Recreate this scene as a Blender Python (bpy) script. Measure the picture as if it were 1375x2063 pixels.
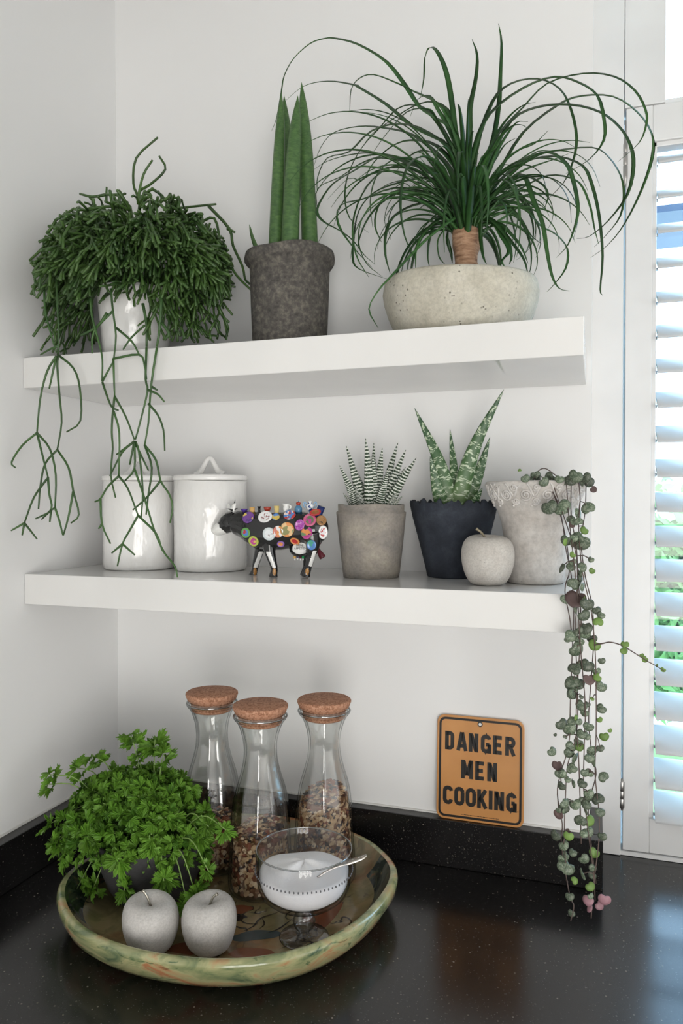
import bpy, bmesh, math, random
import numpy as np
from mathutils import Vector, Matrix
from mathutils.bvhtree import BVHTree
scene = bpy.context.scene
COL = scene.collection
for o in list(bpy.data.objects):
    bpy.data.objects.remove(o)
random.seed(7)
PI = math.pi

# ------------------------------------------------------------------ camera
# world: back wall is y = 0, left wall is x = 0, worktop is z = 0 (metres)
FOC, YAW, PITCH = 1517.75, 0.32488, -0.01351
CAM = Vector((0.89245, -1.26625, 0.61137))
cam_d = bpy.data.cameras.new('camera')
cam_d.sensor_fit = 'VERTICAL'; cam_d.sensor_height = 36.0; cam_d.lens = 36.0*FOC/2063.0
cam_d.clip_start = 0.02
cam = bpy.data.objects.new('camera', cam_d); COL.objects.link(cam)
cam.location = CAM; cam.rotation_euler = (PI/2+PITCH, 0, YAW)
scene.camera = cam
_F = Vector((-math.sin(YAW)*math.cos(PITCH), math.cos(YAW)*math.cos(PITCH), math.sin(PITCH)))
_R = Vector((math.cos(YAW), math.sin(YAW), 0)); _U = _R.cross(_F)
def proj(p):
    d = Vector(p)-CAM; w = d.dot(_F); return 687.5+FOC*d.dot(_R)/w, 1031.5-FOC*d.dot(_U)/w
def PY(u, v, y):
    """point of the photograph's sight line (u, v) on the vertical plane at real depth y"""
    d = _F + _R*((u-687.5)/FOC) + _U*((1031.5-v)/FOC)
    return CAM + d*((y-CAM.y)/d.y)

# ------------------------------------------------------------------ world, lights, exposure
scene.view_settings.view_transform = 'Standard'; scene.view_settings.look = 'None'
scene.view_settings.gamma = 1.0; scene.view_settings.use_curve_mapping = False
scene.view_settings.exposure = -0.02
scene.cycles.transparent_max_bounces = 32
world = bpy.data.worlds.new('sky'); scene.world = world; world.use_nodes = True
wb = world.node_tree.nodes['Background']
wb.inputs[0].default_value = (0.46, 0.72, 1.0, 1); wb.inputs[1].default_value = 9.0
def area(name, loc, rot, sx, sy, power, col):
    l = bpy.data.lights.new(name, 'AREA'); l.shape = 'RECTANGLE'; l.size = sx; l.size_y = sy
    l.energy = power; l.color = col
    o = bpy.data.objects.new(name, l); COL.objects.link(o); o.location = loc; o.rotation_euler = rot
    return o
# daylight entering through the glazed garden doors behind the camera, plus an added fill light before the solid right wall
area('garden_door_daylight', (2.02, -3.46, 0.02), (PI/2, 0, 0), 1.9, 1.75, 78, (1.0, 0.975, 0.94))
area('right_fill_light', (3.16, -1.1, 0.75), (0, PI/2, 0), 1.2, 1.5, 7, (0.93, 0.97, 1.0))

# ------------------------------------------------------------------ material helpers
MATS = {}
class NT:
    def __init__(s, name):
        s.m = bpy.data.materials.new(name); s.m.use_nodes = True; s.t = s.m.node_tree
        s.n = s.t.nodes; s.b = s.n['Principled BSDF']; MATS[name] = s.m
    def add(s, typ, **kw):
        nd = s.n.new(typ)
        for k, v in kw.items():
            if k.startswith('_'): setattr(nd, k[1:], v)
            else:
                nd.inputs[k.replace('__', ' ')].default_value = v
        return nd
    def link(s, a, ao, b, bi): s.t.links.new(a.outputs[ao], b.inputs[bi])
    def coord(s, out='Object', scale=None):
        c = s.add('ShaderNodeTexCoord')
        if scale is None: return (c, out)
        mp = s.add('ShaderNodeMapping'); mp.inputs['Scale'].default_value = scale
        s.link(c, out, mp, 'Vector'); return (mp, 'Vector')
    def noise(s, co, scale, detail=4, rough=.55, dist=0):
        nd = s.add('ShaderNodeTexNoise', Scale=scale, Detail=detail, Roughness=rough, Distortion=dist)
        s.link(co[0], co[1], nd, 'Vector'); return nd
    def ramp(s, src, so, stops, interp='LINEAR'):
        r = s.add('ShaderNodeValToRGB'); r.color_ramp.interpolation = interp
        e = r.color_ramp.elements
        while len(e) < len(stops): e.new(.5)
        for el, (p, c) in zip(e, stops):
            el.position = p; el.color = (*c, 1) if len(c) == 3 else c
        s.link(src, so, r, 'Fac'); return r
    def mix(s, f, fo, a, b, mode='MIX'):
        m = s.add('ShaderNodeMix', _data_type='RGBA', _blend_type=mode)
        if f is None: m.inputs[0].default_value = fo
        else: s.link(f, fo, m, 0)
        for i, x in ((6, a), (7, b)):
            if isinstance(x, tuple) and not isinstance(x[0], bpy.types.Node): m.inputs[i].default_value = (*x, 1)
            else: s.t.links.new(x[0].outputs[x[1]], m.inputs[i])
        return (m, 2)
    def col(s, x):
        if isinstance(x[0], bpy.types.Node): s.t.links.new(x[0].outputs[x[1]], s.b.inputs['Base Color'])
        else: s.b.inputs['Base Color'].default_value = (*x, 1)
    def bump(s, src, so, strength=.3, dist=.002):
        b = s.add('ShaderNodeBump', Strength=strength, Distance=dist); s.link(src, so, b, 'Height'); s.link(b, 'Normal', s.b, 'Normal')
    def set(s, **kw):
        for k, v in kw.items(): s.b.inputs[k.replace('__', ' ')].default_value = v
        return s
def plain(name, c, rough=.5, **kw):
    """slightly mottled single-colour material"""
    n = NT(name); co = n.coord()
    ns = n.noise(co, kw.pop('scale', 60.), 3)
    a = tuple(x*.93 for x in c); b = tuple(min(1, x*1.05) for x in c)
    n.col((n.ramp(ns, 'Fac', [(.3, a), (.7, b)]), 'Color'))
    n.set(Roughness=rough, **kw); return n.m
def concrete(name, c, dark, light, scale=30., pit=.0, bump=.5, spread=(.3, .72)):
    n = NT(name); co = n.coord()
    a = n.noise(co, scale, 8, .65); b = n.noise(co, scale*9, 4, .7); c2 = n.noise(co, scale*.35, 3, .5, 1.)
    base = (n.ramp(a, 'Fac', [(spread[0], dark), (.5, c), (spread[1], light)]), 'Color')
    fine = (n.ramp(b, 'Fac', [(.25, (.72, .72, .72)), (.6, (1.06, 1.06, 1.06))]), 'Color')
    m1 = n.mix(None, .8, base, fine, 'MULTIPLY')
    big = (n.ramp(c2, 'Fac', [(.3, (.8, .8, .8)), (.65, (1.05, 1.05, 1.05))]), 'Color')
    m2 = n.mix(None, .7, m1, big, 'MULTIPLY')
    if pit:
        v = n.add('ShaderNodeTexVoronoi', Scale=scale*5, Randomness=1.); n.link(co[0], co[1], v, 'Vector')
        pr = n.ramp(v, 'Distance', [(pit, (.25, .24, .22)), (pit+.08, (1, 1, 1))])
        pm = n.ramp(a, 'Fac', [(.48, (0, 0, 0)), (.6, (1, 1, 1))])
        pp = n.mix(pm, 'Color', (1., 1., 1.), (pr, 'Color'))
        m2 = n.mix(None, 1., m2, pp, 'MULTIPLY')
    n.col(m2); n.set(Roughness=.88); n.bump(b, 'Fac', bump, .0015); return n.m

def wall_mat(name, c, r=.85):
    n = NT(name); co = n.coord(); a = n.noise(co, 420, 3)
    b = n.noise(co, 2.5, 2)
    n.col((n.ramp(b, 'Fac', [(.3, tuple(x*.985 for x in c)), (.7, c)]), 'Color')); n.set(Roughness=r); n.bump(a, 'Fac', .06, .0006); return n.m
wall_mat('wall_paint', (.835, .835, .83)); wall_mat('ceiling_paint', (.58, .58, .57)); wall_mat('floor_finish', (.52, .49, .45), .5)
plain('shelf_lacquer', (.765, .76, .745), .09, scale=3.)
plain('window_paint', (.775, .775, .77), .3, scale=5.)
plain('louver_paint', (.90, .905, .91), .35, scale=5.)
plain('steel', (.42, .40, .38), .32, Metallic=1.); plain('dark_gap', (.05, .05, .05), .6)
plain('fascia_paint', (.012, .02, .045), .5); plain('caulk', (.80, .79, .76), .6)
# black speckled composite worktop
n = NT('black_composite'); co = n.coord()
v1 = n.add('ShaderNodeTexVoronoi', Scale=115., Randomness=1.); n.link(*co, v1, 'Vector')
v2 = n.add('ShaderNodeTexVoronoi', Scale=290., Randomness=1.); n.link(*co, v2, 'Vector')
s1 = n.ramp(v1, 'Distance', [(.10, (1, 1, 1)), (.17, (0, 0, 0))]); s2 = n.ramp(v2, 'Distance', [(.12, (1, 1, 1)), (.22, (0, 0, 0))])
h1 = n.ramp(v1, 'Color', [(.46, (0, 0, 0)), (.8, (1, 1, 1))]); h2 = n.ramp(v2, 'Color', [(.42, (0, 0, 0)), (.8, (1, 1, 1))])
k1 = n.mix(None, 1., (s1, 'Color'), (h1, 'Color'), 'MULTIPLY'); k2 = n.mix(None, 1., (s2, 'Color'), (h2, 'Color'), 'MULTIPLY')
bl = n.ramp(n.noise(co, 9, 4), 'Fac', [(.3, (.006, .006, .0065)), (.7, (.011, .010, .010))])
c1 = n.mix(*k1, (bl, 'Color'), (.15, .135, .11)); c2 = n.mix(*k2, c1, (.075, .07, .065))
n.col(c2); n.set(Roughness=.21, Specular__IOR__Level=.55)

def leaf_mat(name, dark, light, rough=.45, scale=40., trans=.25, vary=.25):
    n = NT(name); co = n.coord()
    oi = n.add('ShaderNodeObjectInfo')
    ns = n.noise(co, scale, 3)
    c = (n.ramp(ns, 'Fac', [(.3, dark), (.72, light)]), 'Color')
    vr = n.ramp(oi, 'Random', [(0, (1-vary,)*3), (1, (1+vary*.6,)*3)])
    m = n.mix(None, 1., c, (vr, 'Color'), 'MULTIPLY')
    n.col(m); n.set(Roughness=rough)
    if trans:
        tr = n.add('ShaderNodeBsdfTranslucent'); n.t.links.new(m[0].outputs[m[1]], tr.inputs['Color'])
        mx = n.add('ShaderNodeMixShader', Fac=trans); out = n.n['Material Output']
        n.link(n.b, 'BSDF', mx, 1); n.link(tr, 'BSDF', mx, 2); n.link(mx, 'Shader', out, 'Surface')
    return n.m
leaf_mat('rhipsalis_green', (.026, .066, .016), (.075, .150, .032), .4, 30, 0)
leaf_mat('rhipsalis_hanging', (.028, .075, .020), (.060, .140, .035), .4, 30, 0)
leaf_mat('palm_leaf', (.022, .080, .024), (.060, .170, .040), .35, 14, .2, .35)
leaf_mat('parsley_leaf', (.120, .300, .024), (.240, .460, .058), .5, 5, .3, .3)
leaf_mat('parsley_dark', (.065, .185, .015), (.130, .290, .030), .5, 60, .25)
leaf_mat('parsley_stem', (.16, .28, .06), (.26, .38, .12), .5, 30, 0)
leaf_mat('vine_stem', (.075, .048, .042), (.12, .085, .07), .6, 30, 0, .2)
leaf_mat('young_leaf', (.15, .28, .06), (.26, .40, .11), .5, 60, .2)
leaf_mat('heart_underside', (.11, .07, .07), (.19, .125, .115), .55, 60, .1)
leaf_mat('heart_pink', (.36, .16, .19), (.42, .26, .30), .5, 80, .1)
n = NT('heart_leaf'); co = n.coord(); oi = n.add('ShaderNodeObjectInfo')
a = n.noise(co, 6.5, 4, .6, 1.2)
c = n.ramp(a, 'Fac', [(.38, (.050, .090, .048)), (.50, (.115, .155, .105)), (.62, (.26, .30, .23))])
vr = n.ramp(oi, 'Random', [(0, (.50, .48, .48)), (.5, (.85, .85, .82)), (1, (1.15, 1.15, 1.1))])
n.col(n.mix(None, 1., (c, 'Color'), (vr, 'Color'), 'MULTIPLY')); n.set(Roughness=.45)
# cylindrical snake plant
n = NT('snake_leaf'); co = n.coord('UV'); mp = n.coord('UV', (3., 26., 1.))
a = n.noise(mp, 2.2, 4, .6, .6); b = n.noise(n.coord(), 12, 3)
c = n.ramp(a, 'Fac', [(.35, (.045, .105, .032)), (.6, (.085, .170, .050)), (.75, (.12, .21, .07))])
d = n.ramp(b, 'Fac', [(.3, (.8, .85, .8)), (.7, (1.1, 1.1, 1.1))])
sp = n.add('ShaderNodeSeparateXYZ'); n.link(*co, sp, 'Vector')
g = n.ramp(sp, 'X', [(.0, (.55, .6, .5)), (.035, (1, 1, 1)), (.5, (1, 1, 1)), (.53, (.72, .75, .7)), (.56, (1, 1, 1)), (.97, (1, 1, 1)), (1., (.55, .6, .5))])
n.col(n.mix(None, 1., n.mix(None, 1., (c, 'Color'), (d, 'Color'), 'MULTIPLY'), (g, 'Color'), 'MULTIPLY')); n.set(Roughness=.42)
# zebra leaf: raised white bands
n = NT('zebra_leaf'); mp = n.coord('UV', (1., 1., 1.))
w = n.add('ShaderNodeTexWave', _bands_direction='Y', Scale=6.5, Distortion=3.0, Detail=2.); w.inputs['Detail Scale'].default_value = 3.2; n.link(*mp, w, 'Vector')
c = n.ramp(w, 'Color', [(.50, (.018, .045, .018)), (.60, (.70, .72, .66))])
n.col((c, 'Color')); n.set(Roughness=.5); n.bump(w, 'Color', .5, .0012)
# partridge aloe
n = NT('aloe_leaf'); mp = n.coord('UV', (6., 60., 1.)); uv = n.coord('UV', (1., 1., 1.))
a = n.noise(mp, 1.1, 2, .5, .4)
w = n.add('ShaderNodeTexWave', _bands_direction='Y', Scale=3.2, Distortion=5., Detail=2.); w.inputs['Detail Scale'].default_value = 2.5; n.link(*uv, w, 'Vector')
m1 = n.ramp(w, 'Color', [(.45, (0, 0, 0)), (.62, (1, 1, 1))]); m2 = n.ramp(a, 'Fac', [(.46, (0, 0, 0)), (.54, (1, 1, 1))])
mk = n.mix(None, 1., (m1, 'Color'), (m2, 'Color'), 'MULTIPLY')
sp = n.add('ShaderNodeSeparateXYZ'); n.link(*uv, sp, 'Vector')
gr = n.ramp(sp, 'Y', [(0, (.16, .25, .09)), (.3, (.055, .13, .04)), (1, (.022, .07, .03))])
n.col(n.mix(*mk, (gr, 'Color'), (.50, .58, .42))); n.set(Roughness=.42)
# ceramics, pots
concrete('charcoal_concrete', (.125, .115, .102), (.055, .052, .049), (.27, .245, .205), 120, .10, .8)
concrete('cream_concrete', (.56, .53, .44), (.46, .43, .35), (.63, .60, .52), 22, .11, .5)
concrete('taupe_concrete', (.30, .27, .24), (.21, .20, .19), (.42, .38, .31), 26, .0, .3)
concrete('slate_blue', (.021, .027, .040), (.014, .018, .027), (.042, .050, .065), 40, .05, .35)
concrete('pale_apple_concrete', (.56, .53, .49), (.50, .47, .43), (.62, .60, .56), 45, .07, .3)
concrete('grey_apple_concrete', (.57, .55, .525), (.52, .50, .475), (.62, .60, .58), 40, .0, .25)
concrete('weathered_clay', (.58, .55, .515), (.46, .42, .38), (.68, .66, .63), 14, .04, .35)
concrete('clay_relief', (.66, .63, .60), (.50, .47, .44), (.74, .72, .70), 60, .0, .3)
concrete('dark_planter', (.055, .053, .055), (.045, .044, .046), (.065, .063, .065), 20, .0, .1)
concrete('soil', (.035, .024, .016), (.015, .010, .007), (.07, .05, .035), 120, .0, 1.)
n = NT('white_glaze'); co = n.coord(scale=(1, 1, .6)); a = n.noise(co, 34, 3, .5); b = n.noise(co, 6, 2)
n.col((n.ramp(b, 'Fac', [(.3, (.80, .79, .77)), (.7, (.86, .855, .84))]), 'Color')); n.set(Roughness=.1, Coat__Weight=.4); n.bump(a, 'Fac', .75, .005)
n = NT('cork'); co = n.coord(); a = n.noise(co, 420, 3, .6); b = n.noise(co, 120, 3)
v = n.add('ShaderNodeTexVoronoi', Scale=420.); n.link(*co, v, 'Vector')
c = n.ramp(v, 'Color', [(.1, (.28, .125, .068)), (.5, (.46, .225, .135)), (.9, (.56, .31, .20))])
n.col((c, 'Color')); n.set(Roughness=.85); n.bump(a, 'Fac', .5, .001)
n = NT('trunk_bark'); co = n.coord(scale=(1, 1, 4)); a = n.noise(co, 60, 4, .6)
n.col((n.ramp(a, 'Fac', [(.3, (.20, .10, .055)), (.55, (.42, .25, .15)), (.75, (.55, .38, .26))]), 'Color')); n.set(Roughness=.75); n.bump(a, 'Fac', .7, .003)
plain('twig', (.28, .24, .16), .45); plain('nickel_twig', (.45, .42, .36), .25, Metallic=.8)
plain('sugar_white', (.86, .86, .87), .9, scale=900.)
plain('silver', (.55, .52, .48), .28, Metallic=1.)
# painted platter glaze
n = NT('platter_glaze'); co = n.coord()
a = n.noise(co, 7, 3, .55, .8); b = n.noise(co, 16, 4, .6, 1.5); v = n.add('ShaderNodeTexVoronoi', _feature='DISTANCE_TO_EDGE', Scale=13.)
wv = n.noise(co, 10, 3); mxv = n.mix(None, .22, (co[0], co[1]), (wv, 'Color')); n.t.links.new(mxv[0].outputs[2], v.inputs['Vector'])
base = n.ramp(a, 'Fac', [(.28, (.19, .165, .085)), (.42, (.26, .215, .11)), (.52, (.30, .23, .12)), (.62, (.30, .17, .085)), (.72, (.15, .16, .12))])
tint = n.ramp(b, 'Fac', [(.35, (.55, .62, .55)), (.6, (1.1, 1.05, 1.0))])
c = n.mix(None, .8, (base, 'Color'), (tint, 'Color'), 'MULTIPLY')
ln = n.ramp(v, 'Distance', [(.012, (1, 1, 1)), (.03, (0, 0, 0))])
br = n.ramp(n.noise(co, 9, 2), 'Fac', [(.5, (0, 0, 0)), (.58, (1, 1, 1))])
lm = n.mix(None, 1., (ln, 'Color'), (br, 'Color'), 'MULTIPLY')
n.col(n.mix(*lm, c, (.012, .016, .02))); n.set(Roughness=.12, Coat__Weight=.3)
n = NT('platter_outside'); co = n.coord(scale=(1, 1, 2.2))
a = n.noise(co, 14, 4, .55, 1.2); b = n.noise(co, 26, 4, .6, 2.)
base = n.ramp(a, 'Fac', [(.27, (.05, .10, .06)), (.4, (.24, .27, .13)), (.52, (.40, .39, .20)), (.6, (.44, .30, .15)), (.68, (.42, .17, .08)), (.76, (.30, .30, .14))])
ln = n.ramp(b, 'Fac', [(.30, (.25, .42, .38)), (.40, (1, 1, 1))])
n.col(n.mix(None, .9, (base, 'Color'), (ln, 'Color'), 'MULTIPLY')); n.set(Roughness=.13, Coat__Weight=.3)
n = NT('platter_handle'); co = n.coord(); a = n.noise(co, 40, 4, .6, 1.)
n.col((n.ramp(a, 'Fac', [(.4, (.012, .016, .022)), (.55, (.05, .065, .05)), (.66, (.10, .10, .06)), (.74, (.25, .09, .05))]), 'Color')); n.set(Roughness=.07, Coat__Weight=.5)
# thin clear glass
def glass(name, tint, edge, start=.70, base=.07):
    n = NT(name); n.n.remove(n.b); out = n.n['Material Output']
    lw = n.add('ShaderNodeLayerWeight', Blend=.5); r = n.ramp(lw, 'Facing', [(.0, tint), (start, tint), (.985, edge)])
    tr = n.add('ShaderNodeBsdfTransparent'); n.link(r, 'Color', tr, 'Color')
    gl = n.add('ShaderNodeBsdfGlossy', Roughness=.02)
    pw = n.add('ShaderNodeMath', _operation='POWER'); n.link(lw, 'Facing', pw, 0); pw.inputs[1].default_value = 5.
    ml = n.add('ShaderNodeMath', _operation='MULTIPLY_ADD'); n.link(pw, 'Value', ml, 0); ml.inputs[1].default_value = .6; ml.inputs[2].default_value = base
    mx = n.add('ShaderNodeMixShader'); n.link(ml, 'Value', mx, 0); n.link(tr, 'BSDF', mx, 1); n.link(gl, 'BSDF', mx, 2); n.link(mx, 'Shader', out, 'Surface')
glass('bottle_glass', (.985, .99, .985), (.12, .15, .145), .62, .10); glass('bowl_glass', (.96, .96, .965), (.20, .21, .23), .66, .06); plain('bead_grey', (.10, .10, .11), .2); glass('stem_glass', (.90, .90, .91), (.05, .055, .06), .40, .16); glass('rim_glass', (.62, .65, .65), (.25, .28, .28), .3, .30); glass('pane_glass', (.97, .98, .98), (.8, .85, .85), .7, .03)

# ------------------------------------------------------------------ mesh helpers
ORG = {}
def tag(o, label, cat, group=None, kind=None):
    o['label'] = label; o['category'] = cat
    if group: o['group'] = group
    if kind: o['kind'] = kind
    return o
def thing(name, loc, label, cat, group=None):
    o = bpy.data.objects.new(name, None); COL.objects.link(o); o.location = loc; o.empty_display_size = .02
    ORG[o] = Vector(loc); return tag(o, label, cat, group)
def mesh(name, V, F, mats, smooth=True, uv=None, midx=None):
    me = bpy.data.meshes.new(name); me.from_pydata([tuple(v) for v in V], [], F); me.update()
    for m in (mats if isinstance(mats, (list, tuple)) else [mats]): me.materials.append(MATS[m])
    if midx is not None: me.polygons.foreach_set('material_index', midx)
    if smooth: me.polygons.foreach_set('use_smooth', [True]*len(me.polygons))
    if uv is not None:
        l = me.uv_layers.new(name='UVMap'); li = np.empty(len(me.loops), dtype=np.int32); me.loops.foreach_get('vertex_index', li)
        l.data.foreach_set('uv', np.asarray(uv, dtype=np.float32)[li].ravel())
    return me
def obj(name, VF, mats, parent=None, smooth=True, uv=None, midx=None, bevel=0, kind=None):
    """VF in world coordinates; becomes local to the parent's base, or to its own centre-bottom"""
    V, F = VF; V = np.array([tuple(v) for v in V], dtype=float)
    if parent is not None: org = ORG[parent]
    else: org = Vector(((V[:, 0].min()+V[:, 0].max())/2, (V[:, 1].min()+V[:, 1].max())/2, V[:, 2].min()))
    me = mesh(name, V-np.array(org), F, mats, smooth, uv, midx)
    o = bpy.data.objects.new(name, me); COL.objects.link(o); ORG[o] = org
    if parent is not None: o.parent = parent
    else: o.location = org
    if bevel:
        b = o.modifiers.new('bevel', 'BEVEL'); b.width = bevel; b.segments = 2; b.limit_method = 'ANGLE'
    if kind: o['kind'] = kind
    return o
def struct(name, VF, m, label=None, bevel=0, smooth=False, cat=None):
    o = obj(name, VF, m, None, smooth, bevel=bevel); o['kind'] = 'structure'
    if label: o['label'] = label
    if cat: o['category'] = cat
    return o
def box(x0, x1, y0, y1, z0, z1):
    V = [(x, y, z) for x in (x0, x1) for y in (y0, y1) for z in (z0, z1)]
    F = [(0, 1, 3, 2), (4, 6, 7, 5), (0, 4, 5, 1), (2, 3, 7, 6), (0, 2, 6, 4), (1, 5, 7, 3)]
    return V, F
def merge(*parts):
    V, F = [], []
    for v, f in parts:
        k = len(V); V += list(v); F += [tuple(i+k for i in q) for q in f]
    return V, F
def lathe(c, prof, seg=48, fn=None, close=True):
    """prof: (r, z) from bottom to top; fn(theta, r, z) -> (r, z)"""
    V, F = [], []
    for r, z in prof:
        for i in range(seg):
            a = 2*PI*i/seg
            rr, zz = fn(a, r, z) if fn else (r, z)
            V.append((c[0]+rr*math.cos(a), c[1]+rr*math.sin(a), c[2]+zz))
    for j in range(len(prof)-1):
        for i in range(seg):
            k = (i+1) % seg
            F.append((j*seg+i, j*seg+k, (j+1)*seg+k, (j+1)*seg+i))
    if close:
        F.append(tuple(range(seg-1, -1, -1))); F.append(tuple((len(prof)-1)*seg+i for i in range(seg)))
    return V, F
def smooth_path(P, n=4):
    P = [Vector(p) for p in P]
    if len(P) < 3: return [P[0].lerp(P[-1], i/n) for i in range(n+1)]
    out = []
    for i in range(len(P)-1):
        p0 = P[i-1] if i else P[0]*2-P[1]; p1, p2 = P[i], P[i+1]; p3 = P[i+2] if i+2 < len(P) else P[-1]*2-P[-2]
        for k in range(n):
            t = k/n
            out.append(.5*((2*p1)+(p2-p0)*t+(2*p0-5*p1+4*p2-p3)*t*t+(3*p1-p0-3*p2+p3)*t**3))
    out.append(P[-1]); return out
def frames(P):
    T = []
    for i in range(len(P)):
        d = (P[min(i+1, len(P)-1)]-P[max(i-1, 0)])
        T.append(d.normalized() if d.length > 1e-9 else Vector((0, 0, 1)))
    ref = Vector((0, 0, 1)) if abs(T[0].z) < .9 else Vector((1, 0, 0))
    N = [(ref-T[0]*ref.dot(T[0])).normalized()]
    for i in range(1, len(P)):
        q = N[-1]-T[i]*N[-1].dot(T[i]); N.append(q.normalized() if q.length > 1e-6 else N[-1])
    return T, N
def tube(P, rad, seg=6, cap=True):
    P = [Vector(p) for p in P]; T, N = frames(P); V, F = [], []
    for i, p in enumerate(P):
        r = rad(i/(len(P)-1)) if callable(rad) else rad
        B = T[i].cross(N[i])
        for k in range(seg):
            a = 2*PI*k/seg; V.append(p+N[i]*(r*math.cos(a))+B*(r*math.sin(a)))
    for i in range(len(P)-1):
        for k in range(seg):
            q = (k+1) % seg; F.append((i*seg+k, i*seg+q, (i+1)*seg+q, (i+1)*seg+k))
    if cap: F.append(tuple(range(seg-1, -1, -1))); F.append(tuple((len(P)-1)*seg+k for k in range(seg)))
    return V, F
def ribbon(P, wid, fold=.35, up=None):
    """leaf blade with a V-shaped section and a little thickness"""
    P = [Vector(p) for p in P]; T, _ = frames(P); V, F = [], []; L = len(P)
    side0 = None
    for i, p in enumerate(P):
        t = i/(L-1); w = wid(t)
        u = Vector(up) if up else Vector((0, 0, 1))
        s = T[i].cross(u)
        if side0 is not None:
            if s.length < .25: s = side0-T[i]*side0.dot(T[i])
            elif s.dot(side0) < 0: s = -s
        if s.length < 1e-5: s = Vector((1, 0, 0))
        s.normalize()
        if side0 is not None: s = (s*.5+side0*.5); s = (s-T[i]*s.dot(T[i])).normalized()
        side0 = s; nrm = s.cross(T[i]).normalized()
        V += [p-s*w+nrm*(w*fold), p, p+s*w+nrm*(w*fold), p-nrm*(w*.18+.0002)]
    for i in range(L-1):
        a, b = i*4, (i+1)*4
        F += [(a, a+1, b+1, b), (a+1, a+2, b+2, b+1), (a+2, a+3, b+3, b+2), (a+3, a, b, b+3)]
    return V, F
def spike(P, wid, thick, side, sec=8, n=5, concave=.3):
    """succulent leaf: spine P, half-width function, half-thickness ratio, side vector; returns V, F, uv"""
    P = smooth_path(P, n); T, _ = frames(P); V, F, UV = [], [], []; L = len(P); side = Vector(side)
    for i, p in enumerate(P):
        t = i/(L-1); w = wid(t); s = (side-T[i]*side.dot(T[i])).normalized(); nr = s.cross(T[i]).normalized()
        for k in range(sec+1):
            a = 2*PI*k/sec; x = math.cos(a); y = math.sin(a)
            yy = y*thick if y > 0 else y*thick*(1-concave) 
            V.append(p+s*(w*x)+nr*(w*yy)); UV.append((k/sec, t))
    for i in range(L-1):
        for k in range(sec): F.append((i*(sec+1)+k, i*(sec+1)+k+1, (i+1)*(sec+1)+k+1, (i+1)*(sec+1)+k))
    return V, F, UV
def blobby(c, R, seg=16, rings=10, fn=None):
    V, F = [(c[0], c[1], c[2]-R[2])], []
    for j in range(1, rings):
        ph = -PI/2+PI*j/rings
        for i in range(seg):
            a = 2*PI*i/seg; V.append((c[0]+R[0]*math.cos(ph)*math.cos(a), c[1]+R[1]*math.cos(ph)*math.sin(a), c[2]+R[2]*math.sin(ph)))
    V.append((c[0], c[1], c[2]+R[2])); m = len(V)-1
    for i in range(seg): F.append((0, 1+(i+1) % seg, 1+i)); F.append((m, m-seg+i, m-seg+(i+1) % seg))
    for j in range(rings-2):
        for i in range(seg):
            k = (i+1) % seg; F.append((1+j*seg+i, 1+j*seg+k, 1+(j+1)*seg+k, 1+(j+1)*seg+i))
    return V, F
def copy_tree(o, loc, **props):
    r = o.copy(); COL.objects.link(r); r.location = loc
    for k, v in props.items(): r[k] = v
    def rec(src, dst):
        for ch in src.children:
            c = ch.copy(); COL.objects.link(c); c.parent = dst; rec(ch, c)
    rec(o, r); return r
R_ = random.uniform

# ================================================================== THE SETTING
XW = 0.886; YW = 0.112; ZC = 1.62; ZF = -0.90
struct('wall_back', merge(box(-.12, XW, 0, .30, ZF, ZC)), 'wall_paint', 'pale grey painted back wall behind the shelves', cat='wall')
struct('wall_left', box(-.12, 0, -3.5, 0, ZF, ZC), 'wall_paint', 'pale grey painted left wall', cat='wall')
struct('wall_window', merge(box(1.46, 3.3, YW, .30, ZF, ZC), box(XW, 1.46, YW+.02, .30, ZF, -.035), box(XW, 1.46, YW+.02, .30, 1.58, ZC)), 'wall_paint', cat='wall')
struct('wall_right', box(3.2, 3.3, -3.5, YW, ZF, ZC), 'wall_paint', cat='wall')
struct('wall_front', box(-.12, 3.3, -3.6, -3.5, ZF, ZC), 'wall_paint', cat='wall')
struct('floor', box(-.12, 3.3, -3.6, .30, ZF-.05, ZF), 'floor_finish', cat='floor')
struct('ceiling', box(-.12, 3.3, -3.6, .30, ZC, ZC+.05), 'ceiling_paint', cat='ceiling')
# glazing bars of the garden doors behind the camera
bars = [box(1.07+i*.475-.022, 1.07+i*.475+.022, -3.44, -3.40, ZF, .92) for i in range(5)]+[box(1.07, 2.97, -3.44, -3.40, z-.02, z+.02) for z in (-.86, -.43, 0., .43, .90)]
struct('door_1', merge(*bars), 'window_paint', cat='door')
# worktop and upstands
ctop = obj('worktop', merge(box(0.0005, 3.19, -.66, -.0005, -.032, 0), box(XW+.0005, 1.455, -.0005, YW+.015, -.032, 0)), 'black_composite', None, False)
tag(ctop, 'black speckled polished composite worktop running to the window', 'worktop')
SP, SZ = 0.0233, 0.0792
struct('trim_1', box(SP, .906, -SP, -.0005, .0003, SZ), 'black_composite', 'black speckled upstand along the back wall', .0012)
struct('trim_2', box(.0005, SP-.0003, -.66, -.0005, .0003, SZ), 'black_composite', 'black speckled upstand along the left wall', .0012)
struct('trim_3', box(XW+.0005, .906, 0, YW-.001, .0003, SZ), 'black_composite', 'black upstand return beside the window frame', .0012)
struct('trim_4', merge(box(SP, XW, -.003, -.0003, SZ+.0002, SZ+.003), box(.0003, .003, -.66, -SP, SZ+.0002, SZ+.003)), 'caulk')

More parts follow.
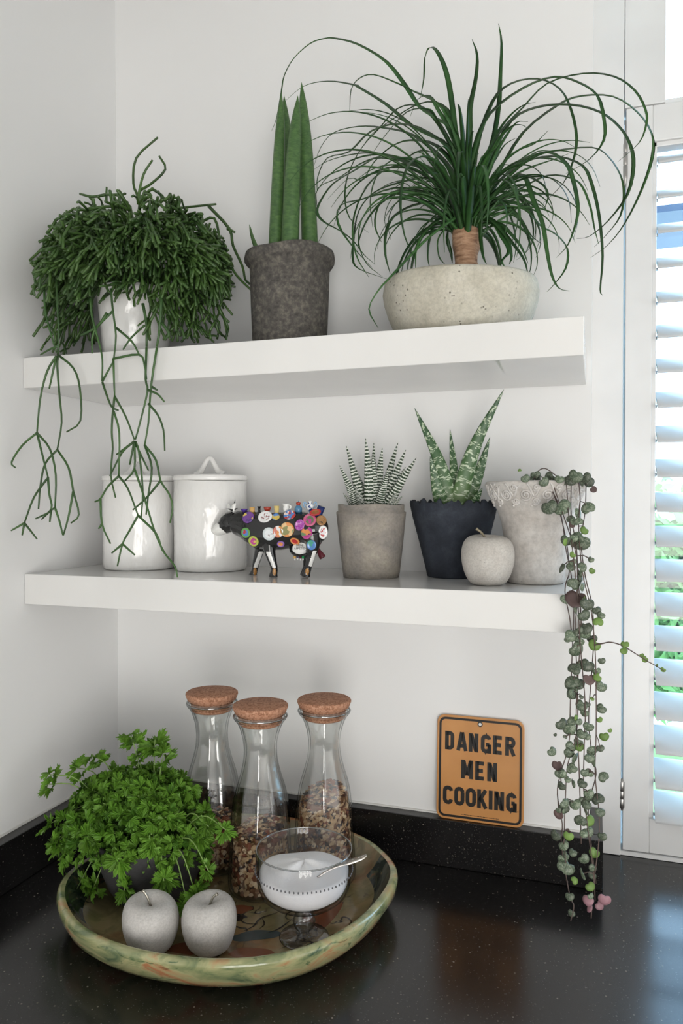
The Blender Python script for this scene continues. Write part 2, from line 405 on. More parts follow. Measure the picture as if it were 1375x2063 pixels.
# window: frame boards, transom glass, plantation shutter
win = bpy.data.objects.new('window_1', None); COL.objects.link(win); win.location = (1.17, YW, 0); ORG[win] = Vector((1.17, YW, 0))
win['kind'] = 'structure'; win['label'] = 'white painted window frame with clear transom light'; win['category'] = 'window'
obj('frame_board', box(XW-.004, .936, YW, .19, .0008, 1.58), 'window_paint', win, False, bevel=.0012)
obj('frame_board', box(1.43, 1.46, YW, .19, .0008, 1.58), 'window_paint', win, False, bevel=.0012)
obj('transom_stile', box(.937, 1.001, YW+.004, .18, 1.2838, 1.58), 'window_paint', win, False, bevel=.001)
obj('transom_rail', box(1.001, 1.43, YW+.012, .18, 1.270, 1.292), 'window_paint', win, False, bevel=.001)
obj('sill_rail', box(.936, 1.43, YW+.004, .18, .0008, .0075), 'window_paint', win, False)
obj('back_stile', box(.936, .992, .185, .215, 0, 1.27), 'window_paint', win, False)
obj('transom_pane', box(1.001, 1.43, .150, .154, 1.292, 1.58), 'pane_glass', win, False)
obj('window_pane', box(.992, 1.43, .200, .204, .0, 1.27), 'pane_glass', win, False)
sh = thing('window_shutter', (1.18, .137, .009), 'white louvred shutter panel hinged to the window frame at right', 'shutter')
PF, PB = .118, .150
obj('stile', box(.9395, .982, PF, PB, .009, 1.283), 'window_paint', sh, False, bevel=.0015)
obj('stile', box(1.380, 1.428, PF, PB, .009, 1.283), 'window_paint', sh, False, bevel=.0015)
obj('top_rail', box(.982, 1.380, PF+.001, PB, 1.222, 1.283), 'window_paint', sh, False, bevel=.0015)
obj('bottom_rail', box(.982, 1.380, PF+.001, PB, .009, .068), 'window_paint', sh, False, bevel=.0015)
obj('bead', merge(box(.982, .989, PF+.006, PB, .068, 1.222), box(.982, 1.38, PF+.006, PB, 1.214, 1.222)), 'window_paint', sh, False, bevel=.001)
def louver(zc, name='louver'):
    V, F = [], []; al = math.radians(28); W, TH, K = .036, .0052, 14
    for x in (.991, 1.378):
        for k in range(K):
            a = 2*PI*k/K; p = W*math.cos(a); q = TH*math.sin(a)
            V.append((x, .136+p*math.cos(al)-q*math.sin(al), zc+p*math.sin(al)+q*math.cos(al)))
    for k in range(K): F.append((k, (k+1) % K, K+(k+1) % K, K+k))
    F.append(tuple(range(K-1, -1, -1))); F.append(tuple(K+k for k in range(K))); return V, F
lv0 = None
for k in range(-9, 11):
    zc = .611+.0585*k
    if lv0 is None: lv0 = obj('louver', louver(zc), 'louver_paint', sh, True); zl0 = zc
    else:
        c = lv0.copy(); COL.objects.link(c); c.parent = sh; c.location = (0, 0, zc-zl0)
for k in range(-9, 11):
    obj('pivot_pin', tube([(.984, .131, .611+.0585*k-.012), (.9915, .131, .611+.0585*k-.012)], .0028, 6), 'steel', sh)
for z0, z1 in ((1.168, 1.262), (.078, .133)):
    h = lathe((.9378, PF-.003, 0), [(.0015, z0), (.0045, z0+.006), (.0045, z0+.020), (.0040, z0+.021), (.0045, z0+.022), (.0045, z1-.022), (.0040, z1-.021), (.0045, z1-.02), (.0045, z1-.006), (.0015, z1)], 12)
    if z0 > 1: h = lathe((.9378, PF-.003, 0), [(.001, 1.150), (.0015, 1.155), (.0042, 1.162), (.0045, 1.168), (.0045, 1.184), (.004, 1.185), (.0045, 1.186), (.0045, 1.206), (.004, 1.207), (.0045, 1.208), (.0045, 1.220), (.0016, 1.228), (.0014, 1.262)], 12)
    obj('hinge', h, 'steel', sh)
# garden beyond the window
def bumpy_hedge(x0, x1, y0, z0, z1, seed, name, label, m):
    rnd = random.Random(seed); V, F = [], []; nx, nz = 70, 40
    for j in range(nz+1):
        for i in range(nx+1):
            t = j/nz; V.append((x0+(x1-x0)*i/nx+rnd.uniform(-.05, .05), y0+.35*math.sin(t*1.5)+rnd.uniform(-.14, .14), z0+(z1-z0)*t+rnd.uniform(-.06, .06)+(.25*math.sin(i*.37+seed)+.12*math.sin(i*1.1) if j == nz else 0)))
    for j in range(nz):
        for i in range(nx): F.append((j*(nx+1)+i, j*(nx+1)+i+1, (j+1)*(nx+1)+i+1, (j+1)*(nx+1)+i))
    b = len(V)
    for i in range(nx+1): V.append((x0+(x1-x0)*i/nx, y0+.9, z0))
    for i in range(nx): F.append((i, b+i, b+i+1, i+1))
    return tag(obj(name, (V, F), m, None, True), label, 'hedge')
leaf_mat('hedge_leaf', (.05, .15, .03), (.38, .50, .24), .6, 45, 0); leaf_mat('lawn_grass', (.16, .30, .08), (.26, .42, .14), .8, 5, 0)
gh = bumpy_hedge(-1.5, 4.5, 4.6, ZF, .45, 3, 'garden_hedge', 'leafy garden hedge seen through the shutter slats', 'hedge_leaf')
rn_ = random.Random(4); HVs, HFs = [], []
for i in range(9000):
    p = Vector((rn_.uniform(-.6, 3.2), 4.35+rn_.uniform(-.1, .35), rn_.uniform(ZF, .62+.2*math.sin(i*.37)))); a_ = Vector((rn_.uniform(-1, 1), rn_.uniform(-1, 1), rn_.uniform(-1, 1))).normalized(); b_ = a_.orthogonal().normalized(); w_ = rn_.uniform(.02, .05); k_ = len(HVs)
    HVs += [p-a_*w_*1.7, p+b_*w_*.7, p+a_*w_*1.7, p-b_*w_*.7]; HFs.append((k_, k_+1, k_+2, k_+3))
leaf_mat('hedge_blade', (.10, .24, .05), (.40, .55, .22), .5, 2., .3)
hl = obj('hedge_foliage', (HVs, HFs), 'hedge_blade', gh, False, kind='stuff')
lw = obj('lawn', merge(box(-3, 6, .9, 4.05, ZF-.06, ZF-.01)), 'lawn_grass', None, False); tag(lw, 'green lawn outside below the shuttered window', 'lawn', kind='stuff')

fa, fb = PY(1355, 411, 3.2), PY(1355, 425, 3.2)
fs = obj('roof_fascia', merge(box(-.5, 4., 3.2, 3.26, fb.z, fa.z), box(-.5, 4., 3.26, 3.9, fa.z-.02, fa.z)), 'fascia_paint', None, False); tag(fs, 'dark blue fascia board of a roof outside, between upper shutter slats', 'fascia')
# ================================================================== SHELVES
SD, SL, ZU, ZL = .2564, .8778, .7982, .4425
s = obj('floating_shelf', box(.0006, SL, -SD, -.0006, ZU, ZU+.05), 'shelf_lacquer', None, False, bevel=.0012); tag(s, 'upper thick white lacquered floating shelf holding three large plants', 'shelf', 'floating shelves')
s = obj('floating_shelf', box(.0006, SL, -SD, -.0006, ZL, ZL+.05), 'shelf_lacquer', None, False, bevel=.0012); tag(s, 'lower thick white lacquered floating shelf with canisters and small pots', 'shelf', 'floating shelves')
ZT, ZS = ZU+.0503, ZL+.0503     # standing heights on the two shelves
# ================================================================== UPPER SHELF PLANTS
def pot_profile(outer, wall, floor=.01):
    """closed pot: outer profile up, inner profile down"""
    inner = [(max(r-wall, .002), max(z, floor)) for r, z in reversed(outer[1:])]
    return outer+inner+[(.0015, floor)]
# ---- mistletoe cactus in a white glazed pot
PC = Vector((.150, -.160, ZT))
mc = thing('potted_mistletoe_cactus', PC, 'bushy trailing mistletoe cactus in a white glazed pot, left on upper shelf', 'potted plant')
fn = lambda a, r, z: (r*(1+.012*math.sin(3*a)+.008*math.sin(5*a+z*60)), z)
obj('pot', lathe(PC, pot_profile([(.045, 0), (.051, .004), (.055, .03), (.060, .07), (.064, .112), (.066, .118)], .006), 40, fn), 'white_glaze', mc)
obj('soil', lathe(PC, [(.055, .09), (.05, .104), (.02, .108), (.001, .108)], 24), 'soil', mc)
rng = random.Random(11)
def ok_pt(p):
    if p.x < .008 or p.y > -.012: return False
    if p.z < ZT+.004 and p.y > -.264: return False
    r = math.hypot(p.x-PC.x, p.y-PC.y)
    if p.z < PC.z+.116 and r < .070: return False
    u, v = proj(p)
    q = ((u-268)/(196 if u < 268 else 192))**2+((min(v, 560)-560)/172)**2
    if q > 1.04+rng.uniform(-.30, .12): return False
    return p.z > .80
FV, FF = [], []
def add_seg(a, b, r0, r1, bow=0.):
    m = (a+b)/2+Vector((rng.uniform(-1, 1), rng.uniform(-1, 1), rng.uniform(-.3, 1)))*bow
    v, f = tube([a, m, b, b+(b-m)*.06], lambda t: r0+(r1-r0)*t if t < .9 else r1*.35, 5)
    k = len(FV); FV.extend(v); FF.extend(tuple(i+k for i in q) for q in f)
def grow(p, d, gen, maxg):
    L = rng.uniform(.017, .034)*(1.15 if gen < 2 else 1.)
    for tr in range(4):
        e = p+d*L
        if ok_pt(e): break
        d = (d+Vector((rng.uniform(-.2, .5), rng.uniform(-.7, .1), rng.uniform(-.1, .4)))).normalized()
    else: return
    r = rng.uniform(.0018, .0027)
    add_seg(p, e, r*.85, r*1.05, .0022)
    if gen >= maxg: return
    for k in range(rng.choice((1, 2, 2, 2, 3)) if gen else 3):
        ax = Vector((rng.uniform(-1, 1), rng.uniform(-1, 1), rng.uniform(-1, 1)))
        nd = (d+ax*.55+Vector((0, 0, -.30-.06*gen))).normalized()
        grow(e, nd, gen+1, maxg)
for i in range(66):
    a = rng.uniform(0, 2*PI); el = math.radians(rng.uniform(15, 80)); rr = .052*math.sqrt(rng.random())
    p = PC+Vector((rr*math.cos(a), rr*math.sin(a), .125))
    d = Vector((math.cos(a)*math.cos(el)*1.15, math.sin(a)*math.cos(el), math.sin(el))).normalized()
    p2 = p+d*rng.uniform(.02, .075)
    if not ok_pt(p2): continue
    add_seg(p, p2, .0022, .0026, .002)
    grow(p2, d, 0, 4)
for i in range(170):      # bushy dome in front and at the sides
    a = rng.uniform(-PI*1.02, PI*.12); rr = rng.uniform(.035, .125); 
    p = PC+Vector((rr*math.cos(a)*1.12, rr*math.sin(a)*.75, .12+.125*(1-(rr/.135)**2)*rng.uniform(.6, 1.)))
    if ok_pt(p): grow(p, (Vector((math.cos(a), math.sin(a), rng.uniform(-.9, .5)))).normalized(), 1, 3)
for i in range(190):      # drooping fringe over the rim, longest at the sides
    a = rng.uniform(-PI*1.05, PI*.10); k = abs(math.cos(a)); rr = rng.uniform(.075, .150)
    p = PC+Vector((rr*math.cos(a)*1.08, rr*math.sin(a)*.72, rng.uniform(.085, .165)))
    d = Vector((math.cos(a)*.5, math.sin(a)*.5, rng.uniform(-1.2, -.3))).normalized()
    low = PC.z+(.010 if k > .55 else .075)
    for g in range(rng.choice((2, 3, 4, 5))):
        e = p+d*rng.uniform(.018, .034)
        if not ok_pt(e) or e.z < low: break
        r = rng.uniform(.0018, .0026); add_seg(p, e, r*.9, r, .0025)
        if rng.random() < .5:
            e2 = e+(d+Vector((rng.uniform(-1, 1), rng.uniform(-1, .3), rng.uniform(-.8, .4)))).normalized()*rng.uniform(.014, .026)
            if ok_pt(e2) and e2.z > low: add_seg(e, e2, r*.85, r*.8, .002)
        p = e; d = (d+Vector((rng.uniform(-.5, .5), rng.uniform(-.5, .3), rng.uniform(-.7, .15)))).normalized()
obj('stem_mass', (FV, FF), 'rhipsalis_green', mc, kind='stuff')
def z1(L): return [(x/2.644, 260+y/2.644) for x, y in L]
def z2(L): return [(x/2.644, 700+y/2.644) for x, y in L]
HANG = [  # (depth y, branches)
 (-.292, z1([(300, 800), (306, 960), (312, 1060), (310, 1200)])), (-.290, z1([(235, 850), (240, 960), (262, 1060), (300, 1190)])),
 (-.292, z1([(310, 1155), (262, 1175), (215, 1203)])), (-.296, z2([(300, 45), (250, 130), (215, 270), (197, 455)])),
 (-.298, z2([(197, 455), (120, 520), (62, 610), (82, 640)])), (-.297, z2([(197, 455), (225, 570), (255, 690)])), (-.30, z2([(197, 455), (265, 540), (297, 680), (293, 850)])),
 (-.298, z2([(255, 690), (262, 780), (272, 865), (190, 912)])), (-.298, z2([(272, 865), (222, 915)])), (-.298, z2([(272, 865), (265, 930)])), (-.30, z2([(293, 855), (315, 920), (335, 1000)])), (-.30, z2([(293, 855), (272, 865)])),
 (-.30, z2([(250, 700), (180, 800), (130, 935)])), (-.30, z2([(130, 935), (60, 975)])), (-.30, z2([(130, 935), (118, 1000)])), (-.30, z2([(130, 935), (197, 1020)])),
 (-.290, z2([(310, 40), (305, 100), (318, 270), (328, 400), (305, 545)])), (-.293, z2([(305, 545), (240, 620), (215, 740), (205, 860)])), (-.288, z2([(305, 545), (365, 640), (390, 765), (420, 890), (378, 935)])), (-.29, z2([(390, 765), (365, 900), (337, 1000)])),
 (-.286, z2([(310, 40), (390, 110), (425, 215), (428, 390), (355, 450)])), (-.295, z2([(300, 45), (262, 220)])),
 (-.276, z1([(480, 900), (490, 1000), (530, 1150), (545, 1230), (543, 1345)])), (-.276, z2([(545, 185), (590, 310), (630, 335)])), (-.274, z1([(590, 850), (600, 960), (617, 1100), (605, 1230)])), (-.274, z2([(603, 60), (610, 260)])), (-.276, z2([(545, 180), (603, 75)])),
 (-.274, z2([(603, 60), (740, 38), (770, 100), (780, 170)])), (-.274, z2([(610, 265), (600, 350), (595, 450), (600, 540), (590, 680), (615, 800)])), (-.277, z2([(605, 340), (635, 455), (632, 685)])),
 (-.279, z2([(632, 685), (575, 740), (535, 805), (505, 822)])), (-.279, z2([(535, 805), (543, 940), (588, 1045)])), (-.279, z2([(540, 945), (525, 965)])), (-.278, z2([(632, 685), (680, 750), (735, 895)])),
 (-.280, z2([(735, 895), (690, 975), (652, 1047), (625, 1165)])), (-.280, z2([(652, 1047), (595, 1095)])), (-.280, z2([(652, 1047), (717, 1105)])), (-.279, z2([(735, 895), (830, 990), (865, 1080), (930, 1165), (945, 1225)])),
 (-.274, z2([(610, 260), (670, 370), (715, 490)])), (-.270, z1([(760, 930), (780, 1040), (780, 1160)])), (-.270, z2([(780, 0), (775, 170), (785, 235), (740, 420), (720, 490)])), (-.268, z1([(860, 880), (850, 1060), (835, 1160)])), (-.268, z2([(835, 0), (805, 200), (790, 400), (770, 520)])),
 (-.274, z2([(715, 500), (620, 570)])), (-.274, z2([(715, 500), (650, 560), (585, 685)])), (-.272, z2([(715, 500), (690, 625)])), (-.276, z2([(715, 500), (715, 645), (665, 710)])), (-.272, z2([(715, 500), (790, 655)])), (-.272, z2([(720, 500), (740, 560), (760, 760), (750, 915)])), (-.276, z2([(715, 645), (765, 790), (830, 1000), (880, 1100)])),
 (-.268, z2([(770, 520), (830, 600), (855, 710), (900, 780), (918, 850), (905, 935)])), (-.268, z2([(855, 710), (780, 800), (708, 865)])), (-.266, z2([(770, 520), (808, 640), (790, 780), (778, 890)])),
 (-.270, z2([(790, 300), (840, 360), (870, 440), (877, 550)])), (-.270, z2([(785, 225), (840, 250), (875, 290)])), (-.268, z2([(810, 210), (838, 228)])), (-.27, z1([(600, 970), (500, 1080), (490, 1195)])), (-.27, z1([(620, 1060), (700, 1130), (740, 1200)])), (-.27, z1([(770, 1045), (700, 1110), (655, 1175)])), (-.27, z1([(570, 980), (520, 1050), (430, 1100)])), (-.268, z1([(860, 1030), (900, 1090), (880, 1115)])),
 (-.16, z1([(735, 400), (730, 350), (710, 290), (725, 155), (840, 45)])), (-.165, z1([(738, 390), (740, 340), (765, 240), (812, 165)])), (-.155, z1([(740, 395), (745, 330), (800, 295), (880, 215), (848, 145)])),
 (-.13, z1([(900, 430), (960, 420), (1150, 400)])), (-.13, z1([(1110, 410), (1220, 530), (1240, 620), (1290, 730), (1305, 800), (1330, 825)])), (-.13, z1([(1210, 530), (1250, 550)])), (-.14, z1([(1100, 560), (1190, 670), (1260, 780), (1345, 865)])), (-.13, z1([(1060, 500), (1140, 475), (1170, 600), (1165, 700)])),
 (-.15, z1([(1150, 930), (1190, 1000), (1210, 1105)])), (-.17, z1([(1080, 960), (1165, 1030), (1155, 1120)])), (-.24, z1([(300, 560), (200, 660), (140, 715)])), (-.235, z1([(330, 480), (270, 580), (240, 640), (180, 735)])), (-.14, z1([(1160, 700), (1215, 770), (1228, 860)])), (-.20, z1([(560, 350), (490, 360), (425, 345)])), (-.17, z1([(640, 350), (545, 350)])), (-.15, z1([(840, 400), (860, 370), (842, 330)])), (-.16, z1([(600, 420), (655, 350), (670, 345)])), (-.16, z1([(565, 390), (568, 310)])),
]
for y, L in HANG:
    pts = [PY(u, v, y) for u, v in L]
    thick = .0026 if max(v for u, v in L) < 700 else .0019
    obj('hanging_stem' if y < -.25 else 'twig', tube(smooth_path(pts, 3), lambda t: thick*(1.05-.35*t), 6), 'rhipsalis_hanging' if y < -.25 else 'rhipsalis_green', mc)

# ---- cylindrical snake plant in a charcoal pot
SC = Vector((.419, -.125, ZT))
sn = thing('potted_snake_plant', SC, 'cylindrical snake plant spears in a rough charcoal concrete pot on upper shelf', 'potted plant')
def crook(a, r, z):
    w = 1+.008*math.sin(2*a+1)+.004*math.sin(5*a)+.002*math.sin(9*a+z*90)
    return r*w, z+(.0030*math.sin(2*a+2.2)+.0008*math.sin(5*a) if z > .13 else 0)
obj('pot', lathe(SC, pot_profile([(.054, 0), (.0585, .003), (.0605, .03), (.0625, .08), (.0640, .13), (.0645, .143), (.0690, .146), (.0725, .151), (.0730, .157), (.0715, .164), (.0690, .166)], .010, .012), 56, crook), 'charcoal_concrete', sn)
obj('soil', lathe(SC, [(.057, .12), (.055, .143), (.02, .147), (.001, .147)], 24), 'soil', sn)
def z3(x, y): return 480+x/3.125, 40+y/3.125
for (bx, by, tx, ty, w, dy, mx) in ((230, 1440, 272, 462, 43, -.022, 0), (330, 1440, 287, 478, 52, .030, 2), (322, 1440, 374, 478, 56, -.034, -6), (452, 1440, 397, 393, 52, -.004, 4)):
    y = SC.y+dy
    b = PY(*z3(bx+(bx-tx)*.03, by+60), y); m = PY(*z3((bx*.45+tx*.55)+mx, (by*.45+ty*.55)), y); t = PY(*z3(tx, ty), y)
    sc = (w/3.125)/FOC*(PY(*z3(bx, by), y)-CAM).dot(_F)
    V, F, UV = spike([b, m, t], lambda q, s=sc: s*(1-.10*q-.28*q**2-.60*q**5.5)*1.0 if q < .985 else s*.02, 1., (1, 0, 0), 14, 10, 0.)
    obj('spear_leaf', (V, F), 'snake_leaf', sn, uv=UV)
b = PY(518, 505, -.11); t = PY(502, 452, -.11); m = PY(508, 478, -.11)
V, F, UV = spike([b, m, t], lambda q: .0042*(1-q)**.6+.0002, .3, (1, 0, 0), 6, 4)
obj('spear_leaf', (V, F), 'snake_leaf', sn, uv=UV)

# ---- ponytail palm in a cream bowl
BC = Vector((.699, -.135, ZT))
pp = thing('potted_ponytail_palm', BC, 'ponytail palm with arching ribbon leaves in a cream concrete bowl on upper shelf', 'potted plant')
wob = lambda a, r, z: (r*(1+.010*math.sin(2*a+.6)+.006*math.sin(3*a+z*40)), z+.003*math.sin(2*a+.5)*z/.09)
obj('bowl', lathe(BC, pot_profile([(.080, 0), (.088, .003), (.098, .018), (.107, .038), (.113, .058), (.1145, .070), (.112, .084), (.109, .088)], .012, .012), 64, wob), 'cream_concrete', pp)
obj('soil', lathe(BC, [(.098, .06), (.096, .072), (.03, .078), (.001, .078)], 24), 'soil', pp)
TB = Vector((.708, -.135, ZT+.07)); TT = Vector((.7085, -.135, 1.016))
obj('trunk', lathe((TB.x, TB.y, 0), [(.026, TB.z), (.023, TB.z+.015), (.019, TB.z+.035), (.0165, TB.z+.05), (.0170, TB.z+.062), (.0205, TB.z+.075), (.0225, TB.z+.086), (.020, TB.z+.096), (.010, TB.z+.106), (.002, TB.z+.110)], 20,
    lambda a, r, z: (r*(1+.06*math.sin(3*a+z*120)+.05*math.sin(7*a)), z)), 'trunk_bark', pp)
def z4(L): return [(720+x/2.099, 40+y/2.099) for x, y in L]
def q3(L): return [(480+x/3.125, 40+y/3.125) for x, y in L]
PALM = [
 z4([(420, 500), (330, 420), (260, 370), (200, 280), (120, 180), (0, 105)])+q3([(610, 118), (540, 118), (450, 150), (350, 240), (290, 350), (270, 460), (240, 620), (208, 700)]),
 z4([(400, 560), (240, 460), (120, 360), (0, 285)])+q3([(740, 415), (600, 388), (480, 395), (390, 430), (300, 505)]),
 z4([(420, 560), (395, 330), (370, 210), (335, 135), (305, 118), (285, 160), (280, 250), (265, 330)]), z4([(470, 520), (475, 380), (500, 250), (505, 150), (483, 82)]), z4([(560, 560), (595, 380), (603, 250), (608, 100), (595, 15)]),
 z4([(540, 620), (600, 480), (700, 370), (800, 270), (950, 228), (1080, 240), (1170, 300), (1215, 380), (1220, 440), (1190, 520), (1100, 600)]),
 z4([(590, 660), (700, 480), (850, 360), (950, 322), (1080, 325), (1180, 390), (1240, 480), (1245, 580), (1200, 720), (1130, 860), (1060, 950), (985, 1005)]),
 z4([(560, 600), (650, 430), (760, 370), (900, 360), (1020, 390), (1100, 450), (1150, 530), (1165, 620), (1140, 740), (1060, 850), (980, 915), (925, 925)]),
 z4([(560, 720), (620, 640), (720, 580), (830, 555), (990, 540), (1060, 580), (1110, 660), (1125, 740), (1110, 830), (1060, 900), (1000, 960)]),
 z4([(560, 750), (620, 690), (700, 600), (800, 560), (880, 610), (910, 680), (930, 780), (925, 850), (890, 950), (840, 1005)]),
 z4([(540, 740), (640, 650), (740, 590), (850, 580), (950, 620), (990, 700), (1020, 830), (1035, 1000), (1025, 1140), (1035, 1165)]),
 z4([(560, 790), (680, 720), (800, 660), (900, 670), (950, 710), (985, 800), (1000, 880), (1018, 948)]),
 z4([(500, 560), (570, 350), (650, 270), (760, 250), (850, 290), (900, 380), (925, 500), (910, 600), (870, 690), (780, 780)]),
 z4([(490, 560), (560, 400), (700, 290), (830, 242), (930, 265), (1010, 320), (1040, 420), (1040, 510), (980, 590), (880, 650)]),
 z4([(540, 780), (590, 740), (680, 660), (770, 690), (805, 740), (790, 800)]), z4([(560, 760), (640, 680), (700, 660), (740, 760), (780, 860), (800, 980), (820, 1080), (850, 1135), (895, 1147)]),
 z4([(530, 830), (580, 790), (700, 800), (770, 870), (840, 910), (885, 970), (880, 1050), (830, 1120), (800, 1150)]), z4([(520, 850), (570, 850), (640, 930), (700, 1010), (722, 1085)]), z4([(540, 800), (600, 760), (680, 830), (730, 910), (780, 950)]),
 z4([(420, 740), (320, 660), (200, 600), (100, 575), (0, 630)])+q3([(600, 1030), (520, 1140), (495, 1215), (540, 1275), (640, 1330), (720, 1390), (790, 1480), (860, 1540)]),
 q3([(1370, 1050), (1300, 900), (1100, 730), (900, 680), (750, 672), (600, 710), (520, 800), (475, 920)]), q3([(1370, 1080), (1250, 960), (1050, 880), (850, 840), (700, 850), (560, 890), (470, 945)]),
 q3([(1420, 1220), (1350, 1250), (1200, 1360), (1080, 1480), (960, 1610), (880, 1700), (820, 1820), (880, 1940)]), q3([(1400, 1200), (1280, 1200), (1150, 1330), (1080, 1470), (1060, 1580)]), q3([(1380, 1180), (1250, 1150), (1100, 1170), (980, 1240), (930, 1340), (925, 1480), (955, 1600)]),
 q3([(1370, 1130), (1200, 1000), (1000, 1030), (850, 1090), (760, 1200), (730, 1350), (720, 1500), (760, 1570), (960, 1640)]), q3([(1390, 1100), (1280, 1000), (1100, 900), (900, 960), (780, 1100), (720, 1290), (740, 1480), (820, 1620)]),
 q3([(1400, 960), (1330, 780), (1230, 620), (1120, 540), (1000, 560), (880, 690), (780, 800), (700, 950), (670, 1100), (700, 1250), (820, 1340)]), q3([(1380, 900), (1300, 720), (1230, 600), (1180, 560), (1060, 580), (930, 720), (830, 860)]),
 q3([(1400, 1000), (1250, 800), (1080, 760), (960, 800), (850, 900), (780, 1010), (690, 1000), (560, 1130)]), q3([(1390, 1150), (1280, 1080), (1120, 1060), (960, 1090), (880, 1180), (860, 1300), (900, 1400)]), q3([(1400, 900), (1330, 700), (1250, 560), (1200, 480), (1130, 500), (1080, 610)]),
 q3([(1400, 860), (1280, 560), (1100, 450), (1000, 400), (850, 345), (760, 370), (710, 440), (700, 575)]), q3([(1400, 920), (1340, 620), (1230, 520), (1100, 545), (950, 640), (840, 720), (740, 860)]), q3([(1380, 1090), (1150, 930), (900, 870), (760, 910), (640, 990), (500, 1060), (495, 1190)]),
 q3([(1400, 1120), (1200, 1090), (980, 1060), (780, 1130), (640, 1170), (630, 1290), (720, 1430), (840, 1560)]), z4([(420, 600), (300, 480), (180, 440), (60, 470)])+q3([(700, 830), (560, 870), (500, 990), (495, 1080)]),
 z4([(380, 880), (340, 930), (345, 1000), (370, 1035)]), z4([(400, 860), (380, 920), (395, 990), (400, 1030)]), z4([(370, 830), (290, 860), (240, 930), (210, 1060)]), z4([(380, 840), (300, 880), (250, 960), (245, 1055)]), z4([(510, 850), (520, 930), (530, 1000), (545, 1035)]), z4([(560, 860), (610, 920), (640, 980), (610, 1020), (625, 1050)]), z4([(580, 870), (630, 920), (650, 1000), (640, 1035)]), z4([(590, 860), (640, 900), (690, 960), (720, 1030)]),
]
prng = random.Random(5)
def palm_leaf(pts, w, up=None):
    L = smooth_path(pts, 3)
    obj('leaf', ribbon(L, lambda t: w*(.85+.4*min(t*4, 1)*1.)*(1-t**1.5)**.9+.00030, .3, up), 'palm_leaf', pp)
for L in PALM:
    dy = prng.uniform(-.10, .075); n = len(L); P = []
    for i, (u, v) in enumerate(L):
        P.append(PY(u, v, min(BC.y+dy*min(1, (i+.3)/(n*.6)), -.012)))
    st = TT+Vector((prng.uniform(-.014, .014), prng.uniform(-.012, .012), prng.uniform(-.012, .02)))
    palm_leaf([st]+P, prng.uniform(.0028, .0042), (0, -.55, .85))
for i in range(78):
    for tr in range(12):
        a = prng.uniform(0, 2*PI); el = math.radians(prng.uniform(28, 86)); ln = prng.uniform(.16, .34)*(1. if math.cos(a) < .2 else .85)
        p = TT+Vector((math.cos(a)*.014, math.sin(a)*.012, prng.uniform(-.01, .022))); P = [p]; good = True; th = el; n = 9
        curl = prng.uniform(1.5, 3.0)
        for k in range(n):
            t = (k+1)/n; th2 = el-curl*t**1.5*(1.15 if el < 1.2 else .8)
            d = Vector((math.cos(a)*math.cos(th2), math.sin(a)*math.cos(th2)*.8, math.sin(th2)))
            p = p+d*(ln/n); P.append(p)
            r = math.hypot(p.x-BC.x, p.y-BC.y)
            if p.y > -.01 or p.z < ZT+.006 or (r < .12 and p.z < ZT+.092 and k > 3) or p.y < -.33 or proj(p)[1] < 150: good = False
        if good: palm_leaf(P, prng.uniform(.0026, .0042)); break
for i in range(46):        # short broad inner leaves of the crown
    a = 2*PI*i/46*7; el = math.radians(prng.uniform(45, 88)); ln = prng.uniform(.09, .19); p = TT+Vector((math.cos(a)*.015, math.sin(a)*.013, prng.uniform(-.02, .01))); P = [p]
    for k in range(7):
        th2 = el-prng.uniform(.5, 1.5)*((k+1)/7)**1.6; p = p+Vector((math.cos(a)*math.cos(th2), math.sin(a)*math.cos(th2)*.8, math.sin(th2)))*(ln/7); P.append(p)
    palm_leaf(P, prng.uniform(.0036, .0052))
# ================================================================== LOWER SHELF
# ---- two white glazed canisters
def canister(c, label):
    t = thing('lidded_canister', c, label, 'canister', 'white canisters on the lower shelf')
    wv = lambda a, r, z: (r*(1+.010*math.sin(2*a+.8+z*9)+.007*math.sin(3*a+z*25)+.004*math.sin(7*a+z*40)), z+.0012*math.sin(2*a)*(z/.15))
    obj('body', lathe(c, pot_profile([(.058, 0), (.0612, .002), (.0628, .010), (.0625, .05), (.0632, .10), (.0628, .1535), (.0615, .1548)], .004, .006), 64, wv), 'white_glaze', t)
    l = obj('lid', lathe(c, [(.055, .150), (.058, .1552), (.0645, .1556), (.0652, .1580), (.0648, .1625), (.0630, .1648), (.03, .1665), (.001, .1668)], 64, lambda a, r, z: (r*(1+.006*math.sin(2*a+2)), z)), 'white_glaze', t)
    P = [(c[0]+x, c[1]-.004+y, c[2]+z) for x, y, z in ((-.026, 0, .1650), (-.018, 0, .1700), (-.010, 0, .182), (-.003, 0, .1925), (.004, 0, .1935), (.010, 0, .184), (.017, 0, .172), (.026, 0, .1655))]
    V, F = tube(smooth_path(P, 4), lambda q: .0042+.003*abs(2*q-1)**3, 10)
    obj('handle', (V, F), 'white_glaze', l); return t
canister(Vector((.118, -.102, ZS)), 'white glazed lidded canister nearest the left wall, behind the hanging stems')
canister(Vector((.2535, -.088, ZS)), 'white glazed lidded canister directly behind the cow figurine head')

